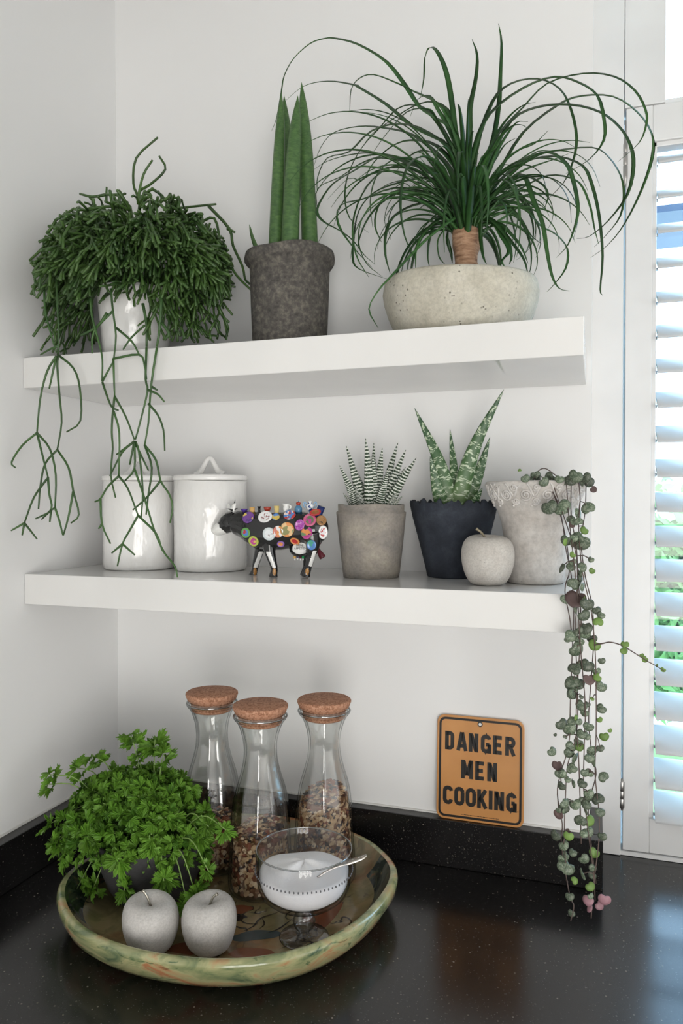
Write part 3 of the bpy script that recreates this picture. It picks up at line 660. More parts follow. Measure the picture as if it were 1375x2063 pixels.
# ---- painted cow figurine
CY = -.160
def zc(x, y, yy=CY): return PY(420+x/4.911, 960+y/4.911, yy)
CX0 = zc(700, 985); cow = thing('cow_figurine', (CX0.x, CY, ZS), 'black and white cow figurine covered in colourful painted plates and cups', 'figurine')
def ell_loft(st, seg=20):
    V, F = [], []
    for c, ax, hy, hd in st:      # centre, in-plane half vector, half depth along y
        for k in range(seg):
            a = 2*PI*k/seg; s = math.cos(a); q = math.sin(a)
            V.append(Vector(c)+Vector(ax)*s+Vector((0, 1, 0))*(hd*q))
    for j in range(len(st)-1):
        for k in range(seg): F.append((j*seg+k, j*seg+(k+1) % seg, (j+1)*seg+(k+1) % seg, (j+1)*seg+k))
    F.append(tuple(range(seg-1, -1, -1))); F.append(tuple((len(st)-1)*seg+k for k in range(seg))); return V, F
def body_st(x, top, bot, hd):
    a, b = zc(x, top), zc(x, bot); return ((a+b)/2, (a-b)/2, 0, hd)
body = ell_loft([body_st(*s) for s in ((225, 400, 520, .010), (260, 350, 575, .017), (320, 336, 605, .020), (400, 336, 668, .025), (480, 340, 718, .029), (600, 347, 728, .031), (720, 346, 728, .031), (820, 340, 708, .030), (920, 340, 690, .029), (1020, 350, 690, .027), (1100, 374, 665, .022), (1150, 415, 620, .014), (1172, 460, 570, .006))])
def head_st(cx, cy, nx, ny, hd): return (zc(cx, cy), zc(cx-nx, cy+ny)-zc(cx, cy), 0, hd)
head = ell_loft([head_st(*s) for s in ((285, 425, 40, -85, .013), (235, 440, 55, -88, .018), (190, 468, 55, -78, .018), (150, 500, 45, -62, .015), (110, 525, 38, -52, .0145), (75, 545, 32, -42, .013), (55, 553, 18, -26, .008))], 18)
def leg(P, R, y):
    P = smooth_path([zc(a, b, y) for a, b in P], 5); n = len(P)
    def rad(t):
        i = t*(len(R)-1); k = min(int(i), len(R)-2); return (R[k]+(R[k+1]-R[k])*(i-k))/4.911/1262
    return tube(P, rad, 12)
NY, FY = CY-.014, CY+.012
zb = lambda x, y: (x, 960)
def foot_at(x, y):     # make hoof bottoms stand on the shelf
    return (x, (lambda yy: yy)(y))
legs = merge(leg([(590, 640), (605, 740), (635, 850), (650, 915), (640, 975), (640, 1000)], [70, 58, 40, 34, 42, 48], NY),
             leg([(520, 650), (498, 745), (470, 850), (458, 915), (440, 965), (436, 985)], [60, 50, 38, 32, 40, 48], FY),
             leg([(1020, 560), (1030, 680), (1010, 790), (990, 890), (966, 955), (960, 990)], [95, 70, 44, 33, 42, 48], NY),
             leg([(990, 580), (985, 700), (975, 800), (965, 890), (950, 950), (946, 978)], [85, 60, 42, 32, 40, 46], FY))
udder = blobby(zc(905, 715, CY-.006), (.017, .020, .0135))
src = bpy.data.objects.new('tmp_cow', mesh('tmp_cow', *merge(body, head, legs, udder), 'shelf_lacquer')); COL.objects.link(src)
rm = src.modifiers.new('r', 'REMESH'); rm.mode = 'VOXEL'; rm.voxel_size = .00105
sm = src.modifiers.new('s', 'SMOOTH'); sm.iterations = 3; sm.factor = .5
dg = bpy.context.evaluated_depsgraph_get(); me = bpy.data.meshes.new_from_object(src.evaluated_get(dg))
bpy.data.objects.remove(src)
V = np.empty(len(me.vertices)*3); me.vertices.foreach_get('co', V); V = V.reshape(-1, 3); F = [tuple(p.vertices) for p in me.polygons]
V[:, 2] = np.maximum(V[:, 2], ZS)
lowz = V[:, 2].min(); 
if lowz > ZS: V[:, 2] -= (lowz-ZS)*np.clip((ZS+.05-V[:, 2])/.05, 0, 1)
plain('cow_black', (.010, .010, .011), .12, Coat__Weight=.5); plain('cow_white', (.82, .82, .80), .15, Coat__Weight=.5); plain('cow_ochre', (.50, .24, .06), .25); plain('cow_maroon', (.12, .02, .03), .25)
kx = 4.911
def img(p):
    d = Vector(p)-CAM; w = d.dot(_F); return ((687.5+FOC*d.dot(_R)/w)-420)*kx, ((1031.5-FOC*d.dot(_U)/w)-960)*kx
LEGS = [((592, 745), (655, 900), -26, 14), ((518, 745), (462, 900), -20, 22), ((1040, 735), (992, 890), -8, 30)]
mi = []
for f in F:
    c = V[list(f)].mean(0); x, y = img(c); m = 0
    if x < 185 and y > 455 and (x-100)*.55+470 < y+ (0 if x < 100 else 0) and (x < 105 or (y-500) > (x-105)*.85): m = 1
    if 815 < x < 968 and y > 655 and abs(c[1]-CY) < .035 and not (x > 960): 
        if (x-905)**2/78**2+(y-712)**2/58**2 < 1: m = 1
    for (x0, y0), (x1, y1), a, b in LEGS:
        if y0 < y < y1:
            t = (y-y0)/(y1-y0); xc = x0+(x1-x0)*t
            if xc+a < x < xc+b and c[1] < CY+.03: m = 1
    for hx, hy in ((650, 945), (458, 940), (975, 940)):
        if (x-hx)**2/18**2+(y-hy)**2/36**2 < 1: m = 2
    mi.append(m)
obj('body', (V, F), ['cow_black', 'cow_white', 'cow_ochre'], cow, True, midx=mi)
bvh = BVHTree.FromPolygons([Vector(v) for v in V], F)
def hit(x, y):
    p = zc(x, y, CY-.08); d = (p-CAM).normalized(); h = bvh.ray_cast(p, d); return (h[0], h[1]) if h[0] is not None else (None, None)
def painted(name, kind, c1, c2, c3, sc=220.):
    n = NT(name); co = n.coord('Generated'); oc = n.coord()
    if kind == 'ring':
        v = n.add('ShaderNodeVectorMath', _operation='DISTANCE'); n.link(*co, v, 0); v.inputs[1].default_value = (.5, .5, .5)
        uvc = n.coord('UV'); g = n.add('ShaderNodeSeparateXYZ'); n.link(*uvc, g, 'Vector')
        ns = n.noise(oc, sc, 2); r = n.ramp(ns, 'Fac', [(.42, c2), (.55, c3)], 'CONSTANT')
        k = n.ramp(g, 'X', [(.0, (0, 0, 0)), (.66, (1, 1, 1))], 'CONSTANT')
        n.col(n.mix(k, 'Color', (r, 'Color'), c1))
    else:
        v = n.add('ShaderNodeTexVoronoi', Scale=sc); n.link(*oc, v, 'Vector'); s2 = n.add('ShaderNodeSeparateColor'); n.link(v, 'Color', s2, 0)
        n.col((n.ramp(s2, 0, [(0, c1), (.45, c2), (.75, c3)], 'CONSTANT'), 'Color'))
    n.set(Roughness=.15, Coat__Weight=.5)
def dish(p, nr, r, ratio=1., ang=0.):
    nr = Vector(nr).normalized(); s = nr.cross(Vector((0, 0, 1))).normalized(); t = s.cross(nr)
    V, F, UV = [], [], []; seg = 28
    for q, h in ((1., -.0022), (1.02, .0004), (.96, .0011), (.72, .0006), (.66, .0004), (.3, .0004), (.01, .0004)):
        for k in range(seg):
            a = 2*PI*k/seg; x = math.cos(a)*r*q; y = math.sin(a)*r*q*ratio; xr = x*math.cos(ang)-y*math.sin(ang); yr = x*math.sin(ang)+y*math.cos(ang)
            V.append(Vector(p)+s*xr+t*yr+nr*h); UV.append((q, k/seg))
    for j in range(6):
        for k in range(seg): F.append((j*seg+k, j*seg+(k+1) % seg, (j+1)*seg+(k+1) % seg, (j+1)*seg+k))
    return V, F, UV
W_ = (.80, .80, .80); PUR = (.16, .05, .28); MAG = (.45, .04, .25); ORA = (.70, .27, .08); RED = (.45, .03, .03); YEL = (.65, .48, .10); BLU = (.08, .22, .55); GRN = (.12, .35, .08); TEAL = (.06, .32, .25)
PLATES = [(395, 408, 60, 1, 0, 'spot', PUR, (.10, .04, .22), YEL, 160), (562, 403, 72, .85, 0, 'ring', W_, W_, (.30, .12, .12), 300), (668, 403, 38, .95, 0, 'spot', BLU, YEL, (.4, .15, .45), 110), (803, 385, 60, .85, 0, 'spot', BLU, RED, (.75, .6, .55), 260),
 (372, 556, 50, 1, 0, 'ring', GRN, BLU, RED, 90), (448, 637, 52, 1, 0, 'ring', (.45, .5, .08), MAG, YEL, 200), (600, 567, 63, 1, 0, 'ring', (.62, .68, .70), (.75, .78, .80), (.35, .30, .32), 260), (690, 545, 52, 1.1, .3, 'spot', (.6, .2, .15), W_, ORA, 150),
 (778, 525, 70, 1, 0, 'spot', ORA, (.75, .5, .25), (.25, .25, .10), 120), (903, 480, 46, 1.15, .4, 'spot', (.38, .06, .38), (.30, .04, .30), (.5, .2, .5), 500), (1000, 432, 61, 1, 0, 'ring', (.55, .10, .22), (.12, .16, .08), MAG, 170), (972, 560, 54, 1.15, 0, 'spot', MAG, (.15, .25, .12), ORA, 150),
 (1112, 437, 50, 1, 0, 'ring', (.33, .16, .05), (.35, .18, .06), (.06, .03, .02), 200), (1128, 550, 46, 1.4, 0, 'ring', W_, (.75, .72, .75), RED, 170), (855, 637, 47, .72, .5, 'ring', ORA, RED, (.5, .05, .1), 120), (715, 663, 36, .85, 0, 'ring', (.25, .12, .45), ORA, (.75, .35, .15), 200), (1018, 676, 45, 1.05, 0, 'spot', BLU, TEAL, ORA, 130)]
for i, (x, y, r, ra, an, kd, c1, c2, c3, sc) in enumerate(PLATES):
    p, nr = hit(x, y)
    if p is None: continue
    nr = (Vector(nr)+Vector((.05, -.8, 0))).normalized()
    painted('plate_paint_%d' % i, kd, c1, c2, c3, sc)
    V2, F2, U2 = dish(p+nr*.0018, nr, r/kx/1262, ra, an); obj('plate', (V2, F2), 'plate_paint_%d' % i, cow, uv=U2)
def up_hit(x, yy=CY-.008):
    p = zc(x, 150, yy); h = bvh.ray_cast(p, Vector((0, 0, -1))); return h[0] if h[0] is not None else zc(x, 350, yy)
U = 1/kx/1262
plain('mini_purple', (.08, .04, .28), .15); plain('mini_gold', (.70, .42, .14), .2); plain('mini_red', (.38, .05, .03), .15); plain('mini_yellow', (.75, .58, .22), .2); plain('mini_navy', (.012, .025, .12), .12); plain('mini_blue', (.08, .22, .38), .15); plain('mini_green', (.02, .30, .09), .2); plain('mini_delft', (.25, .42, .62), .15)
painted('mini_delft_print', 'spot', (.80, .82, .85), (.80, .82, .85), (.02, .05, .20), 300)
def cup(x, H, prof, m, name='cup'):
    p = up_hit(x); p = p-Vector((0, 0, .0012)); return obj(name, lathe(p, [(r*U, z*U) for r, z in prof], 18), m, cow), p
cup(352, 0, [(14, 0), (16, 8), (34, 22), (36, 36), (30, 36), (20, 26), (2, 24)], 'mini_purple', 'bowl')
cup(430, 0, [(24, 0), (26, 4), (27, 52), (24, 52), (22, 10), (2, 8)], 'mini_gold'); 
cup(500, 0, [(20, 0), (20, 8), (13, 12), (13, 50), (20, 56), (20, 64), (2, 64)], 'cow_black', 'spool')
cup(580, 0, [(16, 0), (18, 14), (34, 42), (38, 64), (33, 64), (24, 40), (2, 30)], 'mini_red', 'bowl')
cup(672, 0, [(24, 0), (25, 5), (22, 10), (28, 72), (25, 72), (20, 14), (2, 12)], 'mini_yellow')
o1, p = cup(765, 0, [(18, 0), (24, 10), (30, 30), (32, 50), (26, 58), (30, 76), (38, 88), (30, 84), (10, 80), (2, 90)], 'cow_white', 'teapot')
obj('handle', tube(smooth_path([p+Vector((x*U, 0, z*U)) for x, z in ((26, 66), (46, 70), (50, 48), (28, 30))], 4), .0011, 6), 'cow_white', cow)
o1, p = cup(887, 0, [(26, 0), (36, 10), (38, 40), (26, 62), (17, 68), (17, 80), (22, 86), (22, 96), (8, 100), (3, 110), (1, 116)], 'mini_blue', 'urn')
obj('cap', lathe(p, [(18*U, 69*U), (19*U, 80*U), (23*U, 87*U), (23*U, 97*U), (9*U, 102*U)], 14), 'mini_red', cow)
o1, p = cup(1003, 0, [(22, 0), (24, 8), (14, 14), (16, 22), (36, 50), (42, 80), (38, 88), (22, 94), (22, 116), (16, 122), (4, 128)], 'mini_delft_print', 'urn')
for sgn in (-1, 1):
    obj('handle', tube(smooth_path([p+Vector((sgn*x*U, 0, z*U)) for x, z in ((34, 88), (56, 112), (66, 96), (60, 70), (38, 58))], 4), .0011, 6), 'mini_delft', cow)
p = up_hit(1082); ax = Vector((.42, 0, 1)).normalized()
obj('cup', tube([p-ax*.002, p+ax*(40*U), p+ax*(96*U)], lambda t: 36*U, 16), 'mini_navy', cow)
V2, F2, U2 = dish(zc(1055, 352, CY-.024), (.35, -.75, .55), 54*U, .62, -.25); painted('plate_paint_s', 'ring', RED, (.35, .16, .05), (.3, .1, .03), 150); obj('plate', (V2, F2), 'plate_paint_s', cow, uv=U2)
# ears, horns, tail, spools, lettering
obj('ear', ell_loft([head_st(240, 365, 20, 0, .003), head_st(242, 330, 27, 0, .004), head_st(252, 285, 20, -2, .003), head_st(262, 262, 6, 0, .001)], 10), 'cow_white', cow)
obj('ear', ell_loft([(zc(212, 350, CY+.010), Vector((18*U, 0, 0)), 0, .003), (zc(200, 315, CY+.013), Vector((26*U, 0, 4*U)), 0, .003), (zc(196, 285, CY+.015), Vector((20*U, 0, 0)), 0, .002), (zc(200, 268, CY+.016), Vector((4*U, 0, 0)), 0, .001)], 10), 'cow_white', cow)
obj('horn', tube(smooth_path([zc(235, 335, CY-.004), zc(205, 322, CY-.008), zc(168, 320, CY-.012)], 4), lambda t: .0017*(1.1-t), 8), 'cow_black', cow)
obj('horn', tube(smooth_path([zc(245, 330, CY), zc(270, 320, CY-.002), zc(288, 314, CY-.004)], 4), lambda t: .0017*(1.1-t), 8), 'cow_black', cow)
obj('horn', tube([zc(254, 272), zc(258, 250), zc(264, 228)], lambda t: .0011*(1.2-t), 8), 'cow_black', cow)
obj('tail', tube(smooth_path([zc(1135, 590, CY+.004), zc(1110, 640, CY+.006), zc(1082, 690, CY+.006), zc(1090, 735, CY+.005), zc(1112, 775, CY+.004), zc(1130, 805, CY+.004)], 4), lambda t: (.0022 if t < .5 else .0022+.0030*math.sin((t-.5)*2*PI*.55)), 10), 'cow_maroon', cow)
for x, y, m in ((852, 783, 'mini_gold'), (880, 775, 'mini_navy'), (908, 783, 'cow_maroon'), (933, 783, 'mini_green')):
    q = zc(x, y, CY-.010)
    sp_ = obj('spool', tube([q+Vector((0, 0, .0075)), q+Vector((0, 0, -.0045))], 13*U, 12), m, cow); obj('spool_end', tube([q+Vector((0, 0, -.0045)), q+Vector((0, 0, -.0075))], 8*U, 10), 'cow_white', sp_)
def text(txt, size, m, parent, p, xdir, ydir):
    cu = bpy.data.curves.new('lettering', 'FONT'); cu.body = txt; cu.size = size; cu.align_x = 'CENTER'; cu.extrude = .0001
    t = bpy.data.objects.new('lettering', cu); COL.objects.link(t); dg = bpy.context.evaluated_depsgraph_get(); dg.update()
    me = bpy.data.meshes.new_from_object(t.evaluated_get(dg)); bpy.data.objects.remove(t)
    xd = Vector(xdir).normalized(); yd = Vector(ydir).normalized(); zd = xd.cross(yd)
    V = [Vector(p)+xd*v.co.x+yd*v.co.y+zd*v.co.z for v in me.vertices]; F = [tuple(q.vertices) for q in me.polygons]
    return obj('lettering', (V, F), m, parent, False)
for tx, yy in (('BON', 690), ('APPETIT', 722)):
    p, nr = hit(905, yy)
    if p is not None: text(tx, 30*U, 'cow_black', cow, p+Vector((.0, -.0030, 0)), (1, .05, 0), (0, -.1, 1))

# ---- zebra haworthia in a taupe concrete pot
HC = Vector((.556, -.120, ZS))
hw = thing('potted_zebra_plant', HC, 'zebra-striped haworthia in a taupe concrete pot beside the cow figurine', 'potted plant')
obj('pot', lathe(HC, pot_profile([(.042, 0), (.0440, .0015), (.0458, .012), (.0505, .055), (.0550, .099), (.0553, .1015), (.0522, .1035), (.0525, .1135), (.0518, .1145)], .005, .01), 56, lambda a, r, z: (r*(1+.004*math.sin(3*a+z*30)), z+(.0008*math.sin(4*a) if z > .1 or z < .003 else 0) if z > .003 else 0)), 'taupe_concrete', hw)
obj('soil', lathe(HC, [(.047, .09), (.046, .103), (.001, .106)], 20), 'soil', hw)
def z6(x, y): return 660+x/3.4375, 770+y/3.4375
hrng = random.Random(3)
HAW = [(290, 880, 260, 380, -.030, 30, -12), (250, 880, 125, 433, -.018, 28, -14), (235, 890, 78, 570, -.026, 24, -10), (230, 880, 152, 515, .012, 24, -16), (225, 895, 110, 676, -.030, 20, -6), (215, 900, 105, 766, -.020, 20, -4), (310, 870, 318, 412, .016, 24, 2), (330, 870, 378, 448, -.012, 30, 4), (370, 880, 487, 412, .010, 28, 22), (385, 885, 543, 460, -.014, 28, 26), (390, 890, 615, 520, -.032, 30, 26), (400, 890, 533, 673, -.020, 24, 18), (410, 900, 521, 785, -.024, 18, 12), (380, 880, 541, 583, .018, 26, 24), (325, 870, 310, 498, -.022, 26, -6), (350, 880, 420, 600, -.036, 26, 10), (280, 890, 215, 640, .02, 24, -10), (400, 900, 480, 760, -.034, 20, 8), (255, 895, 190, 730, -.036, 22, -6), (330, 880, 345, 560, .024, 24, 0)]
for (bx, by, tx, ty, dy, w, bow) in HAW:
    y0, y1 = HC.y+dy*.35, HC.y+dy*1.25
    b = PY(*z6(bx, by+10), y0); t = PY(*z6(tx, ty), y1); m = PY(*z6((bx+tx)/2-bow*.7+(tx-bx)*.06, (by+ty)/2), (y0+y1)/2)
    sc = w*1.35/3.4375/1275
    V, F, UV = spike([b, m, t], lambda q, s=sc: s*(.8+.35*math.sin(min(q*2.2, 1.57)))*(1-q**1.3)**.9+.00015, .5, (1, .3, 0), 10, 7)
    obj('leaf', (V, F), 'zebra_leaf', hw, uv=UV)

# ---- partridge aloe in a dark slate-blue pot with ragged rim
AC = Vector((.679, -.075, ZS))
al = thing('potted_aloe', AC, 'white-flecked aloe in a flared slate-blue pot with ragged rim', 'potted plant')
def ragged(a, r, z):
    q = 0
    if z > .108: q = .0022*math.sin(17*a)+.0022*math.sin(29*a+1)+.0015*math.sin(43*a)
    return r*(1+.006*math.sin(3*a+z*30)), z+q
obj('pot', lathe(AC, pot_profile([(.040, 0), (.0418, .0012), (.0440, .012), (.0545, .055), (.0650, .096), (.0690, .1165), (.0680, .1185)], .0045, .01), 140, ragged), 'slate_blue', al)
obj('soil', lathe(AC, [(.058, .09), (.056, .098), (.001, .100)], 20), 'soil', al)
for (bx, by, tx, ty, dy, w, bow) in ((850, 900, 600, 178, -.012, 62, 46), (885, 900, 1218, 50, -.004, 66, -40), (885, 860, 845, 324, .012, 42, 6), (925, 900, 1122, 380, .012, 56, 14), (815, 930, 708, 512, -.030, 56, -8), (935, 920, 1070, 732, -.032, 44, 10)):
    y0, y1 = AC.y+dy*.4, AC.y+dy*1.3
    b = PY(*z6(bx, by), y0); t = PY(*z6(tx, ty), y1); m = PY(*z6(bx*.5+tx*.5+bow*(1 if tx < bx else 1), by*.5+ty*.5+bow*.4), (y0+y1)/2)
    sc = w/3.4375/1262
    V, F, UV = spike([b, m, t], lambda q, s=sc: s*(.82+.25*math.sin(min(q*3.5, 1.57)))*(1-q**1.25)**.85+.0002, .34, (1, .25, 0), 12, 9, .75)
    obj('leaf', (V, F), 'aloe_leaf', al, uv=UV)

# ---- concrete apples
def apple(c, R, H, m, sm, label, stem, grp, tilt=0.):
    t = thing('concrete_apple', c, label, 'ornament', grp)
    pr = [(.0, .07), (.22, .022), (.40, .0), (.56, .012), (.72, .08), (.86, .22), (.96, .40), (1.0, .57), (.985, .72), (.91, .86), (.76, .955), (.56, .995), (.38, .985), (.22, .945), (.10, .895), (.0, .865)]
    P = smooth_path([Vector((r, 0, z)) for r, z in pr], 3)
    prof = [(max(p.x, .002)*R, max(p.z, 0)*H) for p in P]
    def fn(a, r, z):
        k = z/H; lob = .022*math.cos(5*a+.6)*(1-k)**1.5+.018*math.cos(3*a+1)*k**3
        return r*(1+lob+.015*math.cos(2*a+.5)), max(0, z+(.02*H*math.cos(a-2.2)*k**2)+(tilt*r*math.cos(a)*k))
    obj('body', lathe(c, prof, 48, fn), m, t)
    obj('stem', tube(smooth_path([Vector(c)+Vector((0, 0, H*.86)), Vector(c)+Vector(stem)*.5+Vector((0, 0, H*.48)), Vector(c)+Vector(stem)], 3), lambda q: .0016+.0008*(q > .88), 8), sm, t)
    return t
apple(Vector((.7465, -.1765, ZS)), .0372, .070, 'pale_apple_concrete', 'twig', 'pale concrete apple on the lower shelf in front of the slate-blue pot', (-.016, -.004, .080), 'concrete apples')

# ---- string of hearts in a weathered vase
VC = Vector((.8085, -.122, ZS))
sv = thing('potted_string_of_hearts', VC, 'string of hearts trailing from a weathered clay vase with relief rim', 'potted plant')
vprof = [(.0395, 0), (.0420, .0015), (.0428, .01), (.0430, .03), (.0445, .06), (.0490, .088), (.0555, .106), (.0620, .120), (.0680, .134), (.0722, .1445), (.0722, .1475), (.0700, .1485)]
vase = obj('vase', lathe(VC, pot_profile(vprof, .005, .01), 72, lambda a, r, z: (r*(1+.003*math.sin(3*a)), z)), 'weathered_clay', sv)
obj('soil', lathe(VC, [(.06, .125), (.058, .134), (.001, .138)], 20), 'soil', sv)
def vr(z):
    for (r0, z0), (r1, z1_) in zip(vprof, vprof[1:]):
        if z0 <= z <= z1_ and z1_ > z0: return r0+(r1-r0)*(z-z0)/(z1_-z0)
    return .07
def on_vase(a, z, off=0.):
    r = vr(z)+off; return VC+Vector((r*math.cos(a), r*math.sin(a), z))
for k in range(14):
    a0 = 2*PI*k/14+.1
    for (da, dz, sz, turns) in ((0, .1285, .0085, 2.2), (.21, .1195, .0055, 1.8), (.22, .1385, .0050, 1.6)):
        pts = []
        for i in range(22):
            q = i/21; th = turns*2*PI*q+k; rr = sz*(1-.85*q); pts.append(on_vase(a0+da+rr*math.cos(th)/.062, min(.1465, dz+rr*math.sin(th)), .0004))
        obj('rose_scroll' if da == 0 else 'curl', tube(pts, lambda t: .0017, 5), 'clay_relief', vase)
    pts = [on_vase(a0+.03+.30*q, .1445-.016*math.sin(q*PI)**2-.003*q, .0003) for q in (0, .15, .3, .45, .6, .8, 1.)]
    obj('leaf_scroll', tube(smooth_path(pts, 3), lambda t: .0012+.0008*math.sin(t*PI), 5), 'clay_relief', vase)
    obj('bead', blobby(on_vase(a0+.12, .1135, .0), (.0022, .0022, .0022), 8, 6), 'clay_relief', vase)
def heart_mesh():
    pts = []
    for i in range(20):
        t = 2*PI*i/20; rr = .5*(1-.42*math.exp(-(((t+PI) % (2*PI)-PI)/.42)**2))*(1+.10*math.exp(-(((t) % (2*PI)-PI)/.35)**2)); pts.append((rr*math.sin(t)*1.12, rr*math.cos(t)*.98))
    V, F, mi = [], [], []
    for z, s in ((0, 1), (-.05, -1)):
        b = len(V); V.append((0, .05, .10+z))
        for x, y in pts: V.append((x*.55, y*.55+.02, .09-.10*(x*x)+z))
        for x, y in pts: V.append((x, y, .02-.22*x*x-.10*y*y+z))
        n = 20
        for i in range(n):
            j = (i+1) % n; tri = (b, b+1+j, b+1+i); q = (b+1+i, b+1+j, b+1+n+j, b+1+n+i)
            if s < 0: tri = tri[::-1]; q = q[::-1]
            F += [tri, q]; mi += [0 if s > 0 else 1]*2
    n2 = 41
    for i in range(20):
        j = (i+1) % 20; F.append((21+i, 21+j, n2+21+j, n2+21+i)); mi.append(0)
    return V, F, mi
HV, HF, HM = heart_mesh()
HME = {}
for nm, mm in (('dark', ['heart_leaf', 'heart_underside']), ('young', ['young_leaf', 'young_leaf']), ('pink', ['heart_pink', 'heart_underside'])):
    HME[nm] = mesh('heart_leaf', HV, HF, mm, True, midx=HM)
lrng = random.Random(21)
def heart(u, v, size, y, kind='dark', edge=None):
    p = PY(u, v, y); o = bpy.data.objects.new('heart_leaf', HME[kind]); COL.objects.link(o); o.parent = sv; o.location = p-VC
    s = size*1.7*(p-CAM).dot(_F)/FOC
    fl = lrng.random()
    nz = Vector((lrng.uniform(-.5, .5), -1, lrng.uniform(-.2, .6))).normalized()
    if edge or (edge is None and fl < .16): nz = Vector((lrng.choice((-1, 1))*1., -.35, lrng.uniform(-.3, .5))).normalized()
    elif fl > .94 and kind == 'dark': nz = -nz
    an = lrng.uniform(-1.0, 1.0)+ (PI if lrng.random() < .15 else 0)
    yd = Vector((math.sin(an), 0, math.cos(an))); yd = (yd-nz*yd.dot(nz)).normalized(); xd = yd.cross(nz)
    o.rotation_euler = Matrix((xd, yd, nz)).transposed().to_euler(); o.scale = (s, s, s)
    return o, p
STR = [
 [(1100, 970), (1122, 1010), (1132, 1050), (1140, 1110), (1150, 1160), (1155, 1230), (1152, 1310), (1148, 1420), (1145, 1500), (1128, 1560), (1122, 1600), (1132, 1660), (1130, 1700), (1146, 1800), (1155, 1825), (1149, 1855)],
 [(1110, 965), (1128, 1020), (1145, 1070), (1160, 1120), (1163, 1200), (1158, 1270), (1163, 1400), (1160, 1480), (1143, 1540), (1138, 1610), (1136, 1690), (1140, 1760)],
 [(1165, 968), (1168, 1010), (1165, 1060), (1172, 1150), (1190, 1230), (1198, 1310), (1200, 1400), (1200, 1480), (1198, 1560), (1206, 1640), (1205, 1700), (1195, 1780), (1190, 1850)],
 [(1180, 970), (1178, 1030), (1170, 1090), (1178, 1160), (1192, 1220), (1195, 1290), (1190, 1370), (1185, 1450), (1192, 1520), (1200, 1560), (1185, 1620), (1188, 1680), (1200, 1780)],
 [(1150, 970), (1150, 1040), (1160, 1100), (1165, 1180), (1170, 1260), (1165, 1340), (1160, 1440), (1165, 1530), (1168, 1620), (1170, 1700)],
 [(1140, 968), (1145, 1040), (1155, 1130), (1163, 1210), (1168, 1300), (1178, 1420), (1176, 1500), (1175, 1590), (1182, 1660), (1195, 1760), (1198, 1815)],
 [(1105, 968), (1126, 1030), (1140, 1090), (1146, 1150), (1139, 1175), (1138, 1200), (1146, 1240), (1150, 1270)],
]
def stry(v, k=0): return -.170-(.022 if v > 985 else .0)-min(1, max(0, (v-1000)/130))*.082-.004*(k % 3)
for k, L in enumerate(STR):
    obj('trailing_stem', tube(smooth_path([PY(u, v, stry(v, k)) for u, v in L], 4), .00072, 5), 'vine_stem', sv)
obj('trailing_stem', tube(smooth_path([PY(u, v, -.282-(u-1200)*.00015) for u, v in ((1196, 1300), (1215, 1296), (1230, 1294), (1255, 1302), (1300, 1330), (1318, 1340), (1338, 1352))], 4), lambda t: .0009*(1.1-.6*t), 5), 'vine_stem', sv)
obj('trailing_stem', tube(smooth_path([PY(u, v, -.18) for u, v in ((1075, 965), (1085, 948), (1098, 944), (1115, 955), (1130, 968))], 4), .0008, 5), 'vine_stem', sv)
ZA = [(270, 220, 35), (340, 200, 40), (445, 215, 45), (540, 245, 42), (620, 205, 58), (720, 250, 40), (745, 300, 30), (435, 420, 62), (525, 420, 68), (645, 465, 55), (710, 432, 52), (615, 520, 36), (685, 585, 34, 1), (655, 660, 76), (555, 665, 38, 1), (525, 845, 46), (590, 840, 36), (605, 965, 48), (675, 980, 40), (660, 920, 38), (625, 1065, 78), (555, 1065, 42), (705, 1100, 54), (680, 1180, 48), (780, 1230, 38, 1), (800, 1180, 32), (690, 1270, 54), (590, 1325, 48), (625, 1420, 58), (755, 1390, 46, 1), (690, 1310, 44), (705, 1530, 54), (805, 1500, 28), (610, 1560, 50), (775, 1615, 34, 1), (600, 1660, 60), (715, 1630, 48), (600, 1720, 46), (740, 870, 26, 1), (730, 790, 26), (360, 230, 38), (480, 250, 40), (660, 240, 46), (300, 240, 34), (400, 245, 40), (590, 235, 44), (690, 215, 44), (510, 225, 36), (230, 165, 14, 1), (590, 510, 34), (650, 1360, 40)]
ZB = [(550, 140, 95), (690, 310, 100), (1000, 360, 85), (860, 210, 36, 1), (385, 600, 105), (500, 670, 120), (620, 510, 76, 1), (800, 640, 90), (690, 750, 86), (1040, 790, 80, 1), (1130, 700, 38, 1), (235, 1020, 80), (660, 955, 74, 1), (980, 970, 66), (600, 1120, 110), (820, 1125, 86), (320, 1230, 90), (560, 1270, 84), (400, 1375, 72), (790, 1340, 70), (1035, 1420, 90), (560, 1510, 84), (705, 1510, 84), (385, 1550, 76), (800, 1670, 88), (945, 1760, 105), (590, 1830, 100), (765, 1830, 92), (430, 1820, 78), (340, 1920, 56), (430, 1930, 66), (285, 765, 32), (440, 800, 38), (690, 180, 40), (480, 1450, 60), (740, 430, 70), (560, 60, 80)]
ZCc = [(370, 1220, 48), (425, 1290, 42), (200, 1315, 42), (290, 1320, 38, 1), (255, 1385, 40), (395, 1480, 42), (385, 1585, 44), (285, 1540, 54), (330, 1630, 28, 1), (440, 1670, 36, 1), (425, 1765, 42, 2), (435, 1815, 38, 2), (505, 1800, 36, 2), (540, 1760, 46, 2), (320, 1435, 32), (240, 1530, 34), (260, 1130, 40)]
